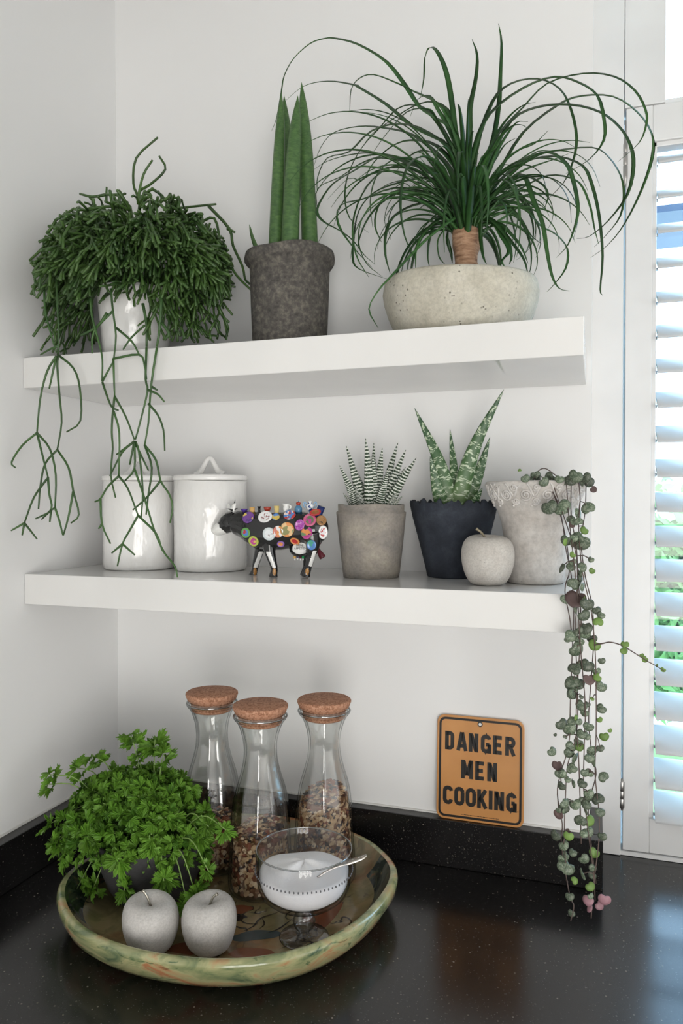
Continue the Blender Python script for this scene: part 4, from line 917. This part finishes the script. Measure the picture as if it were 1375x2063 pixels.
for Z, k, ox, oy in ((ZA, 3.481, 980, 900), (ZB, 7.639, 1080, 1380), (ZCc, 3.438, 1060, 1300)):
    for e in Z:
        u, v = ox+e[0]/k, oy+e[1]/k
        y = stry(v)-lrng.uniform(.002, .016) if v > 985 else -.185+lrng.uniform(-.02, .03)
        o, p = heart(u, v, e[2]/k, y, ('dark', 'young', 'pink')[e[3] if len(e) > 3 else 0])
        # petiole to the nearest strand
        bst = min(((abs(vv-v+12)+abs(uu-u), uu, vv, kk) for kk, L in enumerate(STR) for uu, vv in L), default=None)
        if lrng.random() < .4 and bst[0] < 50:
            q = PY(bst[1], bst[2], stry(bst[2], bst[3])); obj('petiole', tube([q, (q+p)/2+Vector((0, -.002, .003)), p], .0007, 4), 'vine_stem', sv)
for u, v, s in ((1258, 1298, 9), (1256, 1310, 9), (1299, 1328, 8), (1292, 1320, 5), (1322, 1341, 5), (1335, 1349, 6)): heart(u, v, s, -.290, 'young')

for k, L in enumerate(STR[:6]):
    P_ = smooth_path([Vector((u, v, 0)) for u, v in L], 5)
    for i in range(9, len(P_)-1, 4):
        if lrng.random() < .72:
            u, v = P_[i].x+lrng.uniform(-11, 11), P_[i].y+lrng.uniform(-6, 6)
            if v > 985: heart(u, v, lrng.uniform(6.5, 13), stry(v, k)-lrng.uniform(-.004, .010), 'young' if lrng.random() < .16 else 'dark')
# ================================================================== WORKTOP
# ---- painted ceramic platter
TC = Vector((.385, -.240, .0004))
tr = thing('ceramic_platter', TC, 'large round glazed platter with olive and orange marbled painting on the worktop', 'platter')
def trad(a):
    return .2322-.0082*math.cos(a)-.0101*math.sin(a)+.0095*math.cos(2*a)+.0064*math.sin(2*a)+.004*math.cos(4*a+math.radians(200))
def hb(a):   # handle bumps at the two ends of the rim
    d = math.degrees(a) % 360; w = 0
    for c, h in ((15, 24), (205, 24)):
        q = (d-c+180) % 360-180
        if abs(q) < h: w = max(w, .5*(1+math.cos(PI*q/h)))
    return w
SEG = 144
def ring_mesh(prof, close_in=False, close_out=False):
    V, F = [], []
    for off, z, hz in prof:
        for i in range(SEG):
            a = 2*PI*i/SEG; r = max(.002, trad(a)+off+.006*hb(a)*(1 if z > .02 else 0)); V.append((TC.x+r*math.cos(a), TC.y+r*math.sin(a), TC.z+z+hz*hb(a)))
    for j in range(len(prof)-1):
        for i in range(SEG):
            k = (i+1) % SEG; F.append((j*SEG+i, j*SEG+k, (j+1)*SEG+k, (j+1)*SEG+i))
    if close_out: F.append(tuple(range(SEG-1, -1, -1)))
    if close_in: F.append(tuple((len(prof)-1)*SEG+i for i in range(SEG)))
    return V, F
obj('outside', ring_mesh([(-.085, .0, 0), (-.044, .0, 0), (-.032, .003, 0), (-.020, .009, 0), (-.009, .020, 0), (-.0025, .033, 0), (0, .044, .002), (-.0015, .0495, .003), (-.006, .052, .004), (-.0115, .0505, .004)], close_out=True), 'platter_outside', tr)
V, F = ring_mesh([(-.0115, .0505, .004), (-.0150, .046, .002), (-.024, .033, 0), (-.036, .0205, 0), (-.052, .0135, 0), (-.075, .0118, 0), (-.13, .0114, 0), (-.19, .0114, 0)], close_in=True)
mi = []
for j, f in enumerate(F):
    c = np.mean([V[i] for i in f], axis=0); a = math.atan2(c[1]-TC.y, c[0]-TC.x); q = c[2]-TC.z; mi.append(1 if hb(a) > .12 and q > .0175+.012*(1-hb(a)) else 0)
obj('inside', (V, F), ['platter_glaze', 'platter_handle'], tr, midx=mi)
# brushed painted motifs lying on the glaze (flat print)
plain('motif_rust', (.20, .065, .03), .12, Coat__Weight=.3); plain('motif_blue', (.045, .075, .085), .12, Coat__Weight=.3); plain('motif_black', (.012, .013, .014), .1, Coat__Weight=.3)
ZB_ = TC.z+.0116
def blob(cx, cy, rx, ry, an, m, seed=0):
    V = [(cx, cy, ZB_+.0002)]; rn = random.Random(seed); n = 28
    for i in range(n):
        a = 2*PI*i/n; q = 1+.08*math.sin(3*a+seed)+.05*math.sin(5*a+2*seed); x, y = rx*q*math.cos(a), ry*q*math.sin(a)
        V.append((cx+x*math.cos(an)-y*math.sin(an), cy+x*math.sin(an)+y*math.cos(an), ZB_+.0002))
    obj('motif', (V, [(0, 1+i, 1+(i+1) % n) for i in range(n)]), m, tr, False)
def stroke(pts, w, m='motif_black'):
    L = smooth_path([Vector((x, y, ZB_+.0003)) for x, y in pts], 5); V, F = [], []; T, _ = frames(L)
    for i, p in enumerate(L):
        s = T[i].cross(Vector((0, 0, 1))).normalized(); q = w*math.sin(PI*(i+.4)/(len(L)+.2)); V += [p-s*q, p+s*q]
    obj('brush_stroke', (V, [(2*i, 2*i+1, 2*i+3, 2*i+2) for i in range(len(L)-1)]), m, tr, False)
def FL(u, v):
    d = _F+_R*((u-687.5)/FOC)+_U*((1031.5-v)/FOC); p = CAM+d*((ZB_-CAM.z)/d.z); return (p.x, p.y)
blob(*FL(660, 1840), .040, .040, .3, 'motif_rust', 1); blob(*FL(505, 1920), .03, .012, .35, 'motif_rust', 2); blob(*FL(515, 1885), .035, .012, .5, 'motif_blue', 3); blob(*FL(706, 1820), .012, .007, 0, 'motif_blue', 4); blob(*FL(372, 1912), .022, .016, .4, 'motif_rust', 5); blob(*FL(478, 1850), .010, .007, .4, 'motif_black', 6); blob(*FL(480, 1832), .020, .012, .4, 'motif_rust', 7)
for L, w in (([(485, 1878), (510, 1866), (525, 1850), (560, 1838)], .0016), ([(528, 1850), (532, 1862), (522, 1872)], .0012), ([(535, 1880), (560, 1872), (590, 1850)], .0014), ([(200, 1830), (215, 1855), (222, 1890)], .0022), ([(240, 1800), (250, 1820), (270, 1830)], .0025), ([(690, 1850), (705, 1862), (712, 1850)], .0014), ([(715, 1735), (728, 1765), (740, 1780)], .0016), ([(630, 1800), (650, 1770), (690, 1750)], .0014), ([(470, 1835), (490, 1858), (520, 1862)], .0012), ([(690, 1890), (702, 1868), (700, 1836)], .0012)):
    stroke([FL(u, v) for u, v in L], w)

ZTR = ZB_+.0006
# ---- three glass bottles of muesli with cork stoppers
BP = [(.036, 0), (.0455, .0015), (.0490, .006), (.0500, .014), (.0492, .035), (.0478, .06), (.0465, .0855), (.0430, .13), (.0388, .1526), (.0320, .175), (.0266, .1974), (.0252, .2150), (.0262, .228), (.0285, .240), (.0330, .2535), (.0372, .2610), (.0400, .2640), (.0412, .2670), (.0412, .2700), (.0398, .2722)]
BPs = [(p.x, p.z) for p in smooth_path([Vector((r, 0, z)) for r, z in BP], 3)]
def flute(a, r, z):
    k = max(0, min(1, (z-.045)/.06))*max(0, min(1, (.255-z)/.05)); return r*(1+.034*k*(1-2*abs(math.sin(5*a))**.7)), z
def brad(z):
    for (r0, z0), (r1, z1_) in zip(BPs, BPs[1:]):
        if z0 <= z <= z1_ and z1_ > z0: return r0+(r1-r0)*(z-z0)/(z1_-z0)
    return .03
plain('oat', (.56, .38, .22), .85); plain('oat_pale', (.74, .58, .40), .85); plain('bran', (.20, .085, .042), .85); plain('raisin', (.030, .016, .020), .5); plain('hazelnut', (.24, .075, .038), .6); plain('husk', (.34, .20, .11), .85)
def bottle(c, label):
    t = thing('glass_bottle', c, label, 'bottle', 'glass bottles with cork stoppers')
    inner = [(max(r-.0032, .001), max(z, .007)) for r, z in reversed(BPs[3:])]+[(.002, .007)]
    obj('glass', lathe(c, BPs+inner, 80, flute, close=False), 'bottle_glass', t)
    obj('rim', tube([c+Vector((.0408*math.cos(2*PI*i/48), .0408*math.sin(2*PI*i/48), .2685)) for i in range(49)], .0016, 8, False), 'rim_glass', t)
    k = obj('cork_stopper', lathe(c, [(.031, .256), (.0335, .2585), (.0345, .2730), (.0350, .2738), (.0395, .2745), (.0412, .2790), (.0428, .2830), (.0425, .2855), (.0405, .2870), (.001, .2874)], 48, lambda a, r, z: (r*(1+.004*math.sin(7*a)), z)), 'cork', t)
    return t
def muesli(c, top, tilt, seed, label, bottle_name='muesli'):
    rn = random.Random(seed); V, F, M = [], [], []
    core = lathe(c, [(.02, .0085), (.041, .0095)]+[(brad(z)-.0085, z) for z in np.linspace(.02, top-.014, 8)]+[(.012, top-.004), (.001, top-.002)], 24)
    V += core[0]; F += core[1]; M += [2]*len(core[1])
    def flake(p, nr, s, m, lump):
        nr = Vector(nr).normalized(); a = nr.orthogonal().normalized(); b = nr.cross(a); k = len(V); n = 6; rot = rn.uniform(0, 6.28)
        V.append(Vector(p)+nr*s*(.55 if lump else .22)); 
        for i in range(n):
            q = rot+2*PI*i/n; r = s*rn.uniform(.75, 1.1); V.append(Vector(p)+a*r*math.cos(q)+b*r*math.sin(q)*(1. if lump else .72))
        V.append(Vector(p)-nr*s*(.55 if lump else .12))
        for i in range(n):
            j = (i+1) % n; F.append((k, k+1+i, k+1+j)); F.append((k+n+1, k+1+j, k+1+i)); M.extend((m, m))
    def pick():
        q = rn.random()
        if q < .40: return (0, False, rn.uniform(.0036, .0064))
        if q < .56: return (1, False, rn.uniform(.0034, .0060))
        if q < .68: return (5, False, rn.uniform(.0025, .0042))
        if q < .80: return (2, False, rn.uniform(.0036, .006))
        if q < .90: return (3, True, rn.uniform(.0052, .0080))
        return (4, True, rn.uniform(.0060, .0095))
    for i in range(int(1150*top/.12)):
        z = rn.uniform(.010, top); a = rn.uniform(0, 2*PI); zz = z-(0)
        if z > top-.012+tilt*math.cos(a-1.2): z -= .02
        m, lump, s = pick(); r = brad(z)-.0040-s*(.62 if lump else .35)-rn.uniform(0, .0018)
        nr = Vector((math.cos(a)+rn.uniform(-.5, .5), math.sin(a)+rn.uniform(-.5, .5), rn.uniform(-.6, .6)))
        flake(Vector(c)+Vector((r*math.cos(a), r*math.sin(a), z)), nr, s, m, lump)
    for i in range(420):
        a = rn.uniform(0, 2*PI); rr = math.sqrt(rn.random()); m, lump, s = pick(); R0 = brad(top)-.0052-s; r = rr*R0
        z = top-.006+.010*(1-rr)+tilt*rr*math.cos(a-1.2)+rn.uniform(-.003, .003)
        flake(Vector(c)+Vector((r*math.cos(a), r*math.sin(a), z)), (rn.uniform(-.6, .6), rn.uniform(-.6, .6), 1), s, m, lump)
    o = obj('muesli', (V, F), ['oat', 'oat_pale', 'bran', 'raisin', 'hazelnut', 'husk'], None, False, midx=M)
    return tag(o, label, 'muesli', 'muesli in the bottles', 'stuff')
B1, B2, B3 = Vector((.296, -.163, ZTR)), Vector((.4035, -.207, ZTR)), Vector((.4865, -.147, ZTR))
bottle(B1, 'cork-stoppered glass bottle half hidden behind the parsley, least filled'); bottle(B2, 'cork-stoppered glass bottle in front, standing between the other two'); bottle(B3, 'cork-stoppered glass bottle fullest of muesli, behind the sugar bowl')
muesli(B1, .078, .006, 1, 'dark nutty muesli in the bottle behind the parsley'); muesli(B2, .098, .006, 2, 'muesli with raisins in the front middle bottle'); muesli(B3, .142, .008, 3, 'oat and hazelnut muesli in the bottle behind the sugar bowl')

# ---- footed glass bowl of sugar with spoon
GC = Vector((.5155, -.308, ZTR))
gb = thing('footed_glass_bowl', GC, 'pressed glass footed bowl of sugar near the platter front right', 'bowl')
gprof = [(.006, .0470), (.028, .0490), (.048, .0545), (.0590, .0640), (.0635, .0760), (.0648, .088), (.0655, .105), (.0665, .122)]
gin = [(.0640, .122), (.0630, .105), (.0620, .088), (.0605, .077), (.0560, .0665), (.045, .0578), (.024, .0525), (.001, .0515)]
cut = lambda a, r, z: (r*(1+.0035*math.cos(60*a)*(1 if .064 < z < .09 else 0)), z+(.0006*math.cos(60*a) if z > .1 else 0))
obj('bowl', lathe(GC, gprof+[(.0660, .1233), (.0645, .1233)]+gin, 120, cut, close=False), 'bowl_glass', gb)
parts_ = []
for i in range(72):
    a = 2*PI*i/72; cx, cy = GC.x+.0668*math.cos(a), GC.y+.0668*math.sin(a); parts_.append(blobby((cx, cy, GC.z+.0955), (.0011, .0011, .0017), 6, 4))
obj('beaded_band', merge(*parts_), 'bead_grey', gb, kind='stuff')
obj('stem', lathe(GC, [(.008, .0045), (.0065, .008), (.0125, .014), (.0160, .0235), (.0125, .033), (.0070, .039), (.0070, .044), (.0150, .0485)], 32, close=False), 'stem_glass', gb)
obj('rim', tube([GC+Vector((.0652*math.cos(2*PI*i/64), .0652*math.sin(2*PI*i/64), .1232)) for i in range(65)], .0011, 8, False), 'rim_glass', gb)
obj('foot', lathe(GC, [(.033, 0), (.0345, .0012), (.0335, .0024), (.020, .0040), (.0080, .0060), (.001, .0062)], 40), 'stem_glass', gb)
def sug(a, r, z): return r, z+(.0022*math.sin(2*a+1)+.0012*math.sin(5*a))*(1 if z > .086 else 0)
su = obj('sugar', lathe(GC, [(.001, .0535), (.023, .0545), (.044, .0595), (.0550, .0680), (.0598, .0780), (.0612, .0880), (.0606, .0925), (.055, .0940), (.042, .0970), (.026, .1010), (.012, .1045), (.001, .1052)], 48, sug), 'sugar_white', None)
tag(su, 'heap of white sugar in the footed glass bowl', 'sugar', None, 'stuff')
Sp = [PY(638, 1768, -.330), PY(655, 1757, -.325), PY(680, 1744, -.315), PY(705, 1736, -.305), PY(728, 1728, -.298), PY(738, 1723, -.295)]
spn = thing('sugar_spoon', Sp[0], 'small ornate silver spoon stuck in the sugar', 'spoon')
L = smooth_path(Sp, 4); V, F = [], []; T, _ = frames(L)
for i, p in enumerate(L):
    t = i/(len(L)-1); w = .0018+.0050*max(0, math.sin(max(0, t-.28)/.72*PI*.93))**.9; s = T[i].cross(Vector((0, 0, 1))).normalized(); u = s.cross(T[i])
    V += [p-s*w, p-u*.0003+u*.0016, p+s*w, p-u*.0012]
for i in range(len(L)-1):
    a, b = 4*i, 4*i+4
    for k in range(4): F.append((a+k, a+(k+1) % 4, b+(k+1) % 4, b+k))
F += [(3, 2, 1, 0), tuple(len(V)-4+k for k in range(4))]
obj('handle', (V, F), 'silver', spn)
obj('spoon_bowl', blobby(Sp[0]+Vector((-.010, -.002, -.008)), (.012, .008, .004), 16, 8), 'silver', spn)
for k in range(5):
    q = L[9+2*k]+Vector((0, 0, .0018)); obj('engraving', tube(smooth_path([q+Vector((-.0015, .002, 0)), q+Vector((.0008, 0, .0004)), q+Vector((-.0015, -.002, 0))], 3), .0004, 5), 'silver', spn)

# ---- two grey concrete apples on the platter
apple(Vector((.332, -.400, ZTR+.001)), .0372, .0665, 'grey_apple_concrete', 'nickel_twig', 'grey concrete apple on the platter, left of the pair', (-.010, -.004, .079), 'concrete apples', -.10)
apple(Vector((.4065, -.376, ZTR+.001)), .0365, .0685, 'grey_apple_concrete', 'nickel_twig', 'grey concrete apple on the platter, right of the pair', (.011, .002, .075), 'concrete apples', .05)

# ---- parsley in a dark pot
KC = Vector((.250, -.268, ZTR))
pa = thing('potted_parsley', KC, 'bright green curly parsley in a dark grey bowl pot on the platter', 'potted plant')
obj('pot', lathe(KC, pot_profile([(.050, 0), (.056, .002), (.066, .018), (.076, .045), (.083, .075), (.086, .088), (.0855, .091)], .005, .008), 56), 'dark_planter', pa)
obj('soil', lathe(KC, [(.075, .07), (.073, .080), (.001, .086)], 24), 'soil', pa)
def parsley_leaf_mesh(seed):
    rn = random.Random(seed); V = [(0, 0, 0)]; F = []; pts = []
    lobes = [(-1.30, .62), (-.66, .86), (0., 1.0), (.66, .86), (1.30, .62)]
    for an, ln in lobes:
        an += rn.uniform(-.08, .08); ln *= rn.uniform(.9, 1.12)
        for da, q in ((-.33, .42), (-.30, .70), (-.24, .88), (-.17, .74), (-.10, 1.0), (-.03, .86), (.05, 1.04), (.12, .78), (.21, .92), (.29, .72), (.33, .44)):
            pts.append((an+da, ln*q))
    for a, r in pts:
        V.append((r*math.sin(a), r*math.cos(a), .14*r*math.sin(a*5+seed)+rn.uniform(-.13, .13)-.25*r*r))
    for a, r in pts: V.append((r*math.sin(a), r*math.cos(a), V[1+pts.index((a, r))][2]-.012))
    n = len(pts)
    for i in range(n-1): F.append((0, 1+i+1, 1+i)); F.append((0, 1+n+i, 1+n+i+1))
    return V, F
PM = [mesh('leaflet', *parsley_leaf_mesh(i), 'parsley_leaf', False) for i in range(6)]; PD = [mesh('leaflet', *parsley_leaf_mesh(i+9), 'parsley_dark', False) for i in range(3)]
krng = random.Random(17)
def leaflet(p, d, nrm, s, pool=None):
    d = Vector(d).normalized(); nrm = Vector(nrm); nrm = (nrm-d*nrm.dot(d)).normalized(); x = d.cross(nrm)
    o = bpy.data.objects.new('leaflet', krng.choice(pool or PM)); COL.objects.link(o); o.parent = pa; o.location = Vector(p)-KC
    o.rotation_euler = Matrix((x, d, nrm)).transposed().to_euler(); o.scale = (s, s, s)
NL = 0
def near_bottle(p, m=.058): return any(math.hypot(p.x-b.x, p.y-b.y) < m for b in (B1, B2, B3))
def sprig(tip, nleaf, s, out, base=None, bend=.03):
    global NL
    tip = Vector(tip); b = base or KC+Vector(((tip.x-KC.x)*.28, (tip.y-KC.y)*.28, .084)); out = Vector(out).normalized()
    m = b.lerp(tip, .55)+Vector((0, 0, bend))
    L = smooth_path([b, m, tip], 4); obj('stem', tube(L, lambda t: .0011*(1.2-.5*t), 5), 'parsley_stem', pa)
    for k in range(nleaf):
        a = 2*PI*k/nleaf+krng.uniform(-.4, .4); perp = out.orthogonal().normalized(); d = (perp*math.cos(a)+out.cross(perp)*math.sin(a))*.9+out*krng.uniform(.1, .9)
        p = tip+d.normalized()*s*.15-out*s*krng.uniform(0, .8)
        if near_bottle(p+d*s): continue
        leaflet(p, d, out+Vector((krng.uniform(-.3, .3), krng.uniform(-.5, .1), krng.uniform(0, .5))), s*krng.uniform(.68, 1.05)); NL += 1
def PK(u, v, y): return PY(u, v, y)
SPEC = [(262, 1478, -.262, 5, .024), (312, 1490, -.255, 5, .024), (330, 1520, -.268, 4, .021), (275, 1520, -.262, 4, .018), (185, 1520, -.262, 5, .024), (150, 1545, -.268, 5, .022), (205, 1555, -.262, 4, .023), (225, 1570, -.26, 4, .021), (172, 1590, -.27, 4, .020), (98, 1560, -.30, 2, .018), (90, 1580, -.302, 2, .020), (345, 1610, -.25, 4, .021), (370, 1605, -.20, 3, .016), (420, 1665, -.30, 3, .017), (455, 1672, -.31, 3, .017), (410, 1690, -.29, 3, .016), (420, 1755, -.335, 3, .016), (395, 1805, -.350, 4, .019), (378, 1825, -.352, 3, .018), (330, 1775, -.352, 4, .020), (250, 1795, -.356, 3, .018), (155, 1790, -.34, 5, .022), (185, 1795, -.342, 4, .020), (130, 1785, -.335, 3, .018), (110, 1700, -.32, 5, .022), (120, 1730, -.33, 5, .022), (100, 1660, -.30, 3, .021), (135, 1640, -.29, 4, .022)]
for u, v, y, n, s in SPEC:
    p = PK(u, v, y); out = (p-KC-Vector((0, 0, .07))).normalized()
    sprig(p, n+1, s*1.12, out+Vector((0, -.35, .1)))
for i in range(52):
    a = krng.uniform(0, 2*PI); el = krng.uniform(-.25, 1.25); R0 = krng.uniform(.82, 1.05)
    p = KC+Vector((-.022+.122*math.cos(a)*math.cos(el), .100*math.sin(a)*math.cos(el), .094+.084*math.sin(el)))
    p = KC+(p-KC)*1.0*Vector((1, 1, 1)).x if R0 > 0 else p
    if p.x < .045 or p.z < ZTR+.03 or near_bottle(p, .07): continue
    sprig(p, 4, krng.uniform(.019, .025), (p-KC-Vector((0, 0, .06)))+Vector((0, -.03, .02)), bend=.015)
# inner foliage nobody could count
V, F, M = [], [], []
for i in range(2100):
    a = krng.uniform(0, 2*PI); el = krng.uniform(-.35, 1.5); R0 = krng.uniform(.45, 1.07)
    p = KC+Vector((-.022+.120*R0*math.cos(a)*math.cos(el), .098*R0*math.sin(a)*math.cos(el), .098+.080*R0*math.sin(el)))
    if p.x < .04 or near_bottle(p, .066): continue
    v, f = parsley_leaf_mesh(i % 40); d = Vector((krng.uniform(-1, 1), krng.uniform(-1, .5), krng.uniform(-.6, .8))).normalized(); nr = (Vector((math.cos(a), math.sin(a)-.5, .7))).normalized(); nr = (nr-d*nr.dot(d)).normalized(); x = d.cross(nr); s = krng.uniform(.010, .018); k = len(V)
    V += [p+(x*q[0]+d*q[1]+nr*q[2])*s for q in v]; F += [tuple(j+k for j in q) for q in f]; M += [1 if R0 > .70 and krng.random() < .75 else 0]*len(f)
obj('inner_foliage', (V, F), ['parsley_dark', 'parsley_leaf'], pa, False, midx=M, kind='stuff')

# ---- enamel sign leaning on the back upstand
n = NT('sign_enamel'); co = n.coord(); a = n.noise(co, 14, 3)
n.col((n.ramp(a, 'Fac', [(.3, (.52, .235, .070)), (.7, (.60, .285, .095))]), 'Color')); n.set(Roughness=.28, Coat__Weight=.3)
plain('sign_black', (.013, .011, .010), .3)
LB, LT = PY(878.5, 1641, -.0155), PY(882, 1437, -.0045); RB = PY(1054.5, 1664, -.0155)
SW = RB.x-LB.x; SH_ = (LT-LB).length; tz = (LT.z-(SZ+.0008)); lean = math.atan2(.0110, tz)
SO = Vector(((LB.x+RB.x)/2, -.0160, SZ+.0006)); ey = Vector((0, math.sin(lean), math.cos(lean))); ex = Vector((1, 0, 0)); en = ex.cross(ey)
SH_ = tz/math.cos(lean)
sg = thing('warning_sign', SO, 'orange enamel sign reading DANGER MEN COOKING, leaning on the back wall', 'sign')
def rr(w, h, r, n=6):
    P = []
    for cx, cy, a0 in ((w/2-r, h/2-r, 0), (-w/2+r, h/2-r, 90), (-w/2+r, -h/2+r, 180), (w/2-r, -h/2+r, 270)):
        for k in range(n+1):
            a = math.radians(a0+90*k/n); P.append((cx+r*math.cos(a), cy+r*math.sin(a)))
    return P
def S3(x, y, z): return SO+ex*x+ey*(y+SH_/2)+en*z
O = rr(SW, SH_, .013); N_ = len(O); V = [S3(x, y, 0) for x, y in O]+[S3(x, y, .0014) for x, y in O]+[S3(x*.988, y*.99, .0018) for x, y in O]
F = [tuple(range(N_-1, -1, -1)), tuple(2*N_+i for i in range(N_))]+[(i+j*N_, (i+1) % N_+j*N_, (i+1) % N_+(j+1)*N_, i+(j+1)*N_) for j in (0, 1) for i in range(N_)]
obj('plate', (V, F), 'sign_enamel', sg, False)
def band(O, I, z0, z1, name, m):
    n = len(O); V = [S3(x, y, z0) for x, y in O]+[S3(x, y, z1) for x, y in O]+[S3(x, y, z1) for x, y in I]+[S3(x, y, z0) for x, y in I]
    obj(name, (V, [(i+j*n, (i+1) % n+j*n, (i+1) % n+(j+1)*n, i+(j+1)*n) for j in range(3) for i in range(n)]), m, sg, False)
band(rr(SW-.0075, SH_-.0075, .0105), rr(SW-.0145, SH_-.0145, .0075), .0016, .0026, 'border', 'sign_black')
band([(.0042*math.cos(2*PI*i/20), SH_*.435+.0042*math.sin(2*PI*i/20)) for i in range(20)], [(.0026*math.cos(2*PI*i/20), SH_*.435+.0026*math.sin(2*PI*i/20)) for i in range(20)], .0017, .0027, 'eyelet', 'sign_black')
V = [S3(.0026*math.cos(2*PI*i/20), SH_*.435+.0026*math.sin(2*PI*i/20), .0021) for i in range(20)]; obj('screw_hole', (V, [tuple(range(20))]), 'wall_paint', sg, False)
def arc(cx, cy, rx, ry, a0, a1, n=7): return [(cx+rx*math.cos(math.radians(a0+(a1-a0)*i/n)), cy+ry*math.sin(math.radians(a0+(a1-a0)*i/n))) for i in range(n+1)]
t_ = .10; Wd = .50
GL = {  # centre-line strokes on a unit-high cell, stroke half-width t_
 'D': [[(t_, 0), (t_, 1)], [(t_, 1-t_)]+arc(Wd-.26, .76, .16, .14, 90, 0)+arc(Wd-.26, .24, .16, .14, 0, -90)+[(t_, t_)]],
 'A': [[(.07, 0), (.27, 1)], [(.29, 1), (.49, 0)], [(.14, .27), (.42, .27)]],
 'N': [[(t_, 0), (t_, 1)], [(.42, 0), (.42, 1)], [(t_+.03, .94), (.39, .06)]],
 'G': [arc(.28, .72, .18, .18, 10, 90)+arc(.28, .72, .18, .18, 90, 180)+arc(.28, .28, .18, .18, 180, 270)+arc(.28, .28, .18, .18, 270, 360)+[(.46, .48)], [(.28, .46), (.46, .46)], [(.46, 0), (.46, .46)]],
 'E': [[(t_, 0), (t_, 1)], [(t_, 1-t_), (.47, 1-t_)], [(t_, .5), (.42, .5)], [(t_, t_), (.47, t_)]],
 'R': [[(t_, 0), (t_, 1)], [(t_, 1-t_)]+arc(.27, .70, .17, .20, 90, -90)+[(t_, .50)], [(.26, .5), (.46, 0)]],
 'M': [[(t_, 0), (t_, 1)], [(.54, 0), (.54, 1)], [(t_+.03, .94), (.32, .18)], [(.32, .18), (.51, .94)]],
 'C': [arc(.28, .72, .18, .18, 5, 180)+arc(.28, .28, .18, .18, 180, 355)],
 'O': [arc(.28, .72, .18, .18, 0, 180)+arc(.28, .28, .18, .18, 180, 360)+[(.46, .72)]],
 'K': [[(t_, 0), (t_, 1)], [(t_+.02, .40), (.45, .98)], [(.22, .52), (.47, 0)]],
 'I': [[(t_, 0), (t_, 1)]], '.': [[(.03, .03), (.06, .03)]]}
ADV = {'M': .74, 'I': .30, '.': .12}
def letter(ch, x0, y0, h, hw=None):
    V, F = [], []; hw = hw or t_
    if ch == '.': hw = .03
    for S in GL[ch]:
        S = [Vector((a, b)) for a, b in S]; n = len(S); k = len(V)
        for i, p in enumerate(S):
            d0 = (S[i]-S[i-1]).normalized() if i else None; d1 = (S[i+1]-S[i]).normalized() if i < n-1 else None
            d = (d0 or d1) if not (d0 and d1) else (d0+d1).normalized(); c = 1. if not (d0 and d1) else max(.5, d.dot(d1))
            nn = Vector((-d.y, d.x))*(hw/c)
            for q in (p-nn, p+nn): V.append(S3(x0+q.x*h, y0+q.y*h, .0017))
            for q in (p-nn, p+nn): V.append(S3(x0+q.x*h, y0+q.y*h, .0027))
        for i in range(n-1):
            a, b = k+4*i, k+4*i+4; F += [(a+2, a+3, b+3, b+2), (a, a+2, b+2, b), (a+3, a+1, b+1, b+3)]
        F += [(k, k+1, k+3, k+2), (k+4*n-4, k+4*n-2, k+4*n-1, k+4*n-3)]
    obj('letter', (V, F), 'sign_black', sg, False)
def word(w, xc, y0, h, width):
    tot = sum(ADV.get(c, .64) for c in w)-.10; k = width/(tot*h); x = xc-width/2
    for c in w:
        letter(c, x, y0, h); x += ADV.get(c, .64)*h*k
H_ = .0305
word('DANGER', .0, .0285, H_, .1165); word('MEN', -.0005, -.0165, H_, .060); word('COOKING', -.0005, -.0620, H_, .1205); letter('.', .0612, -.0612, H_)
for k in range(26):   # the maker's fine print, too small to read
    x = -.030+k*.0024; V = [S3(x, -.0768, .0019), S3(x+.0016, -.0768, .0019), S3(x+.0016, -.0757, .0019), S3(x, -.0757, .0019)]
    obj('fine_print', (V, [(0, 1, 2, 3)]), 'sign_black', sg, False)
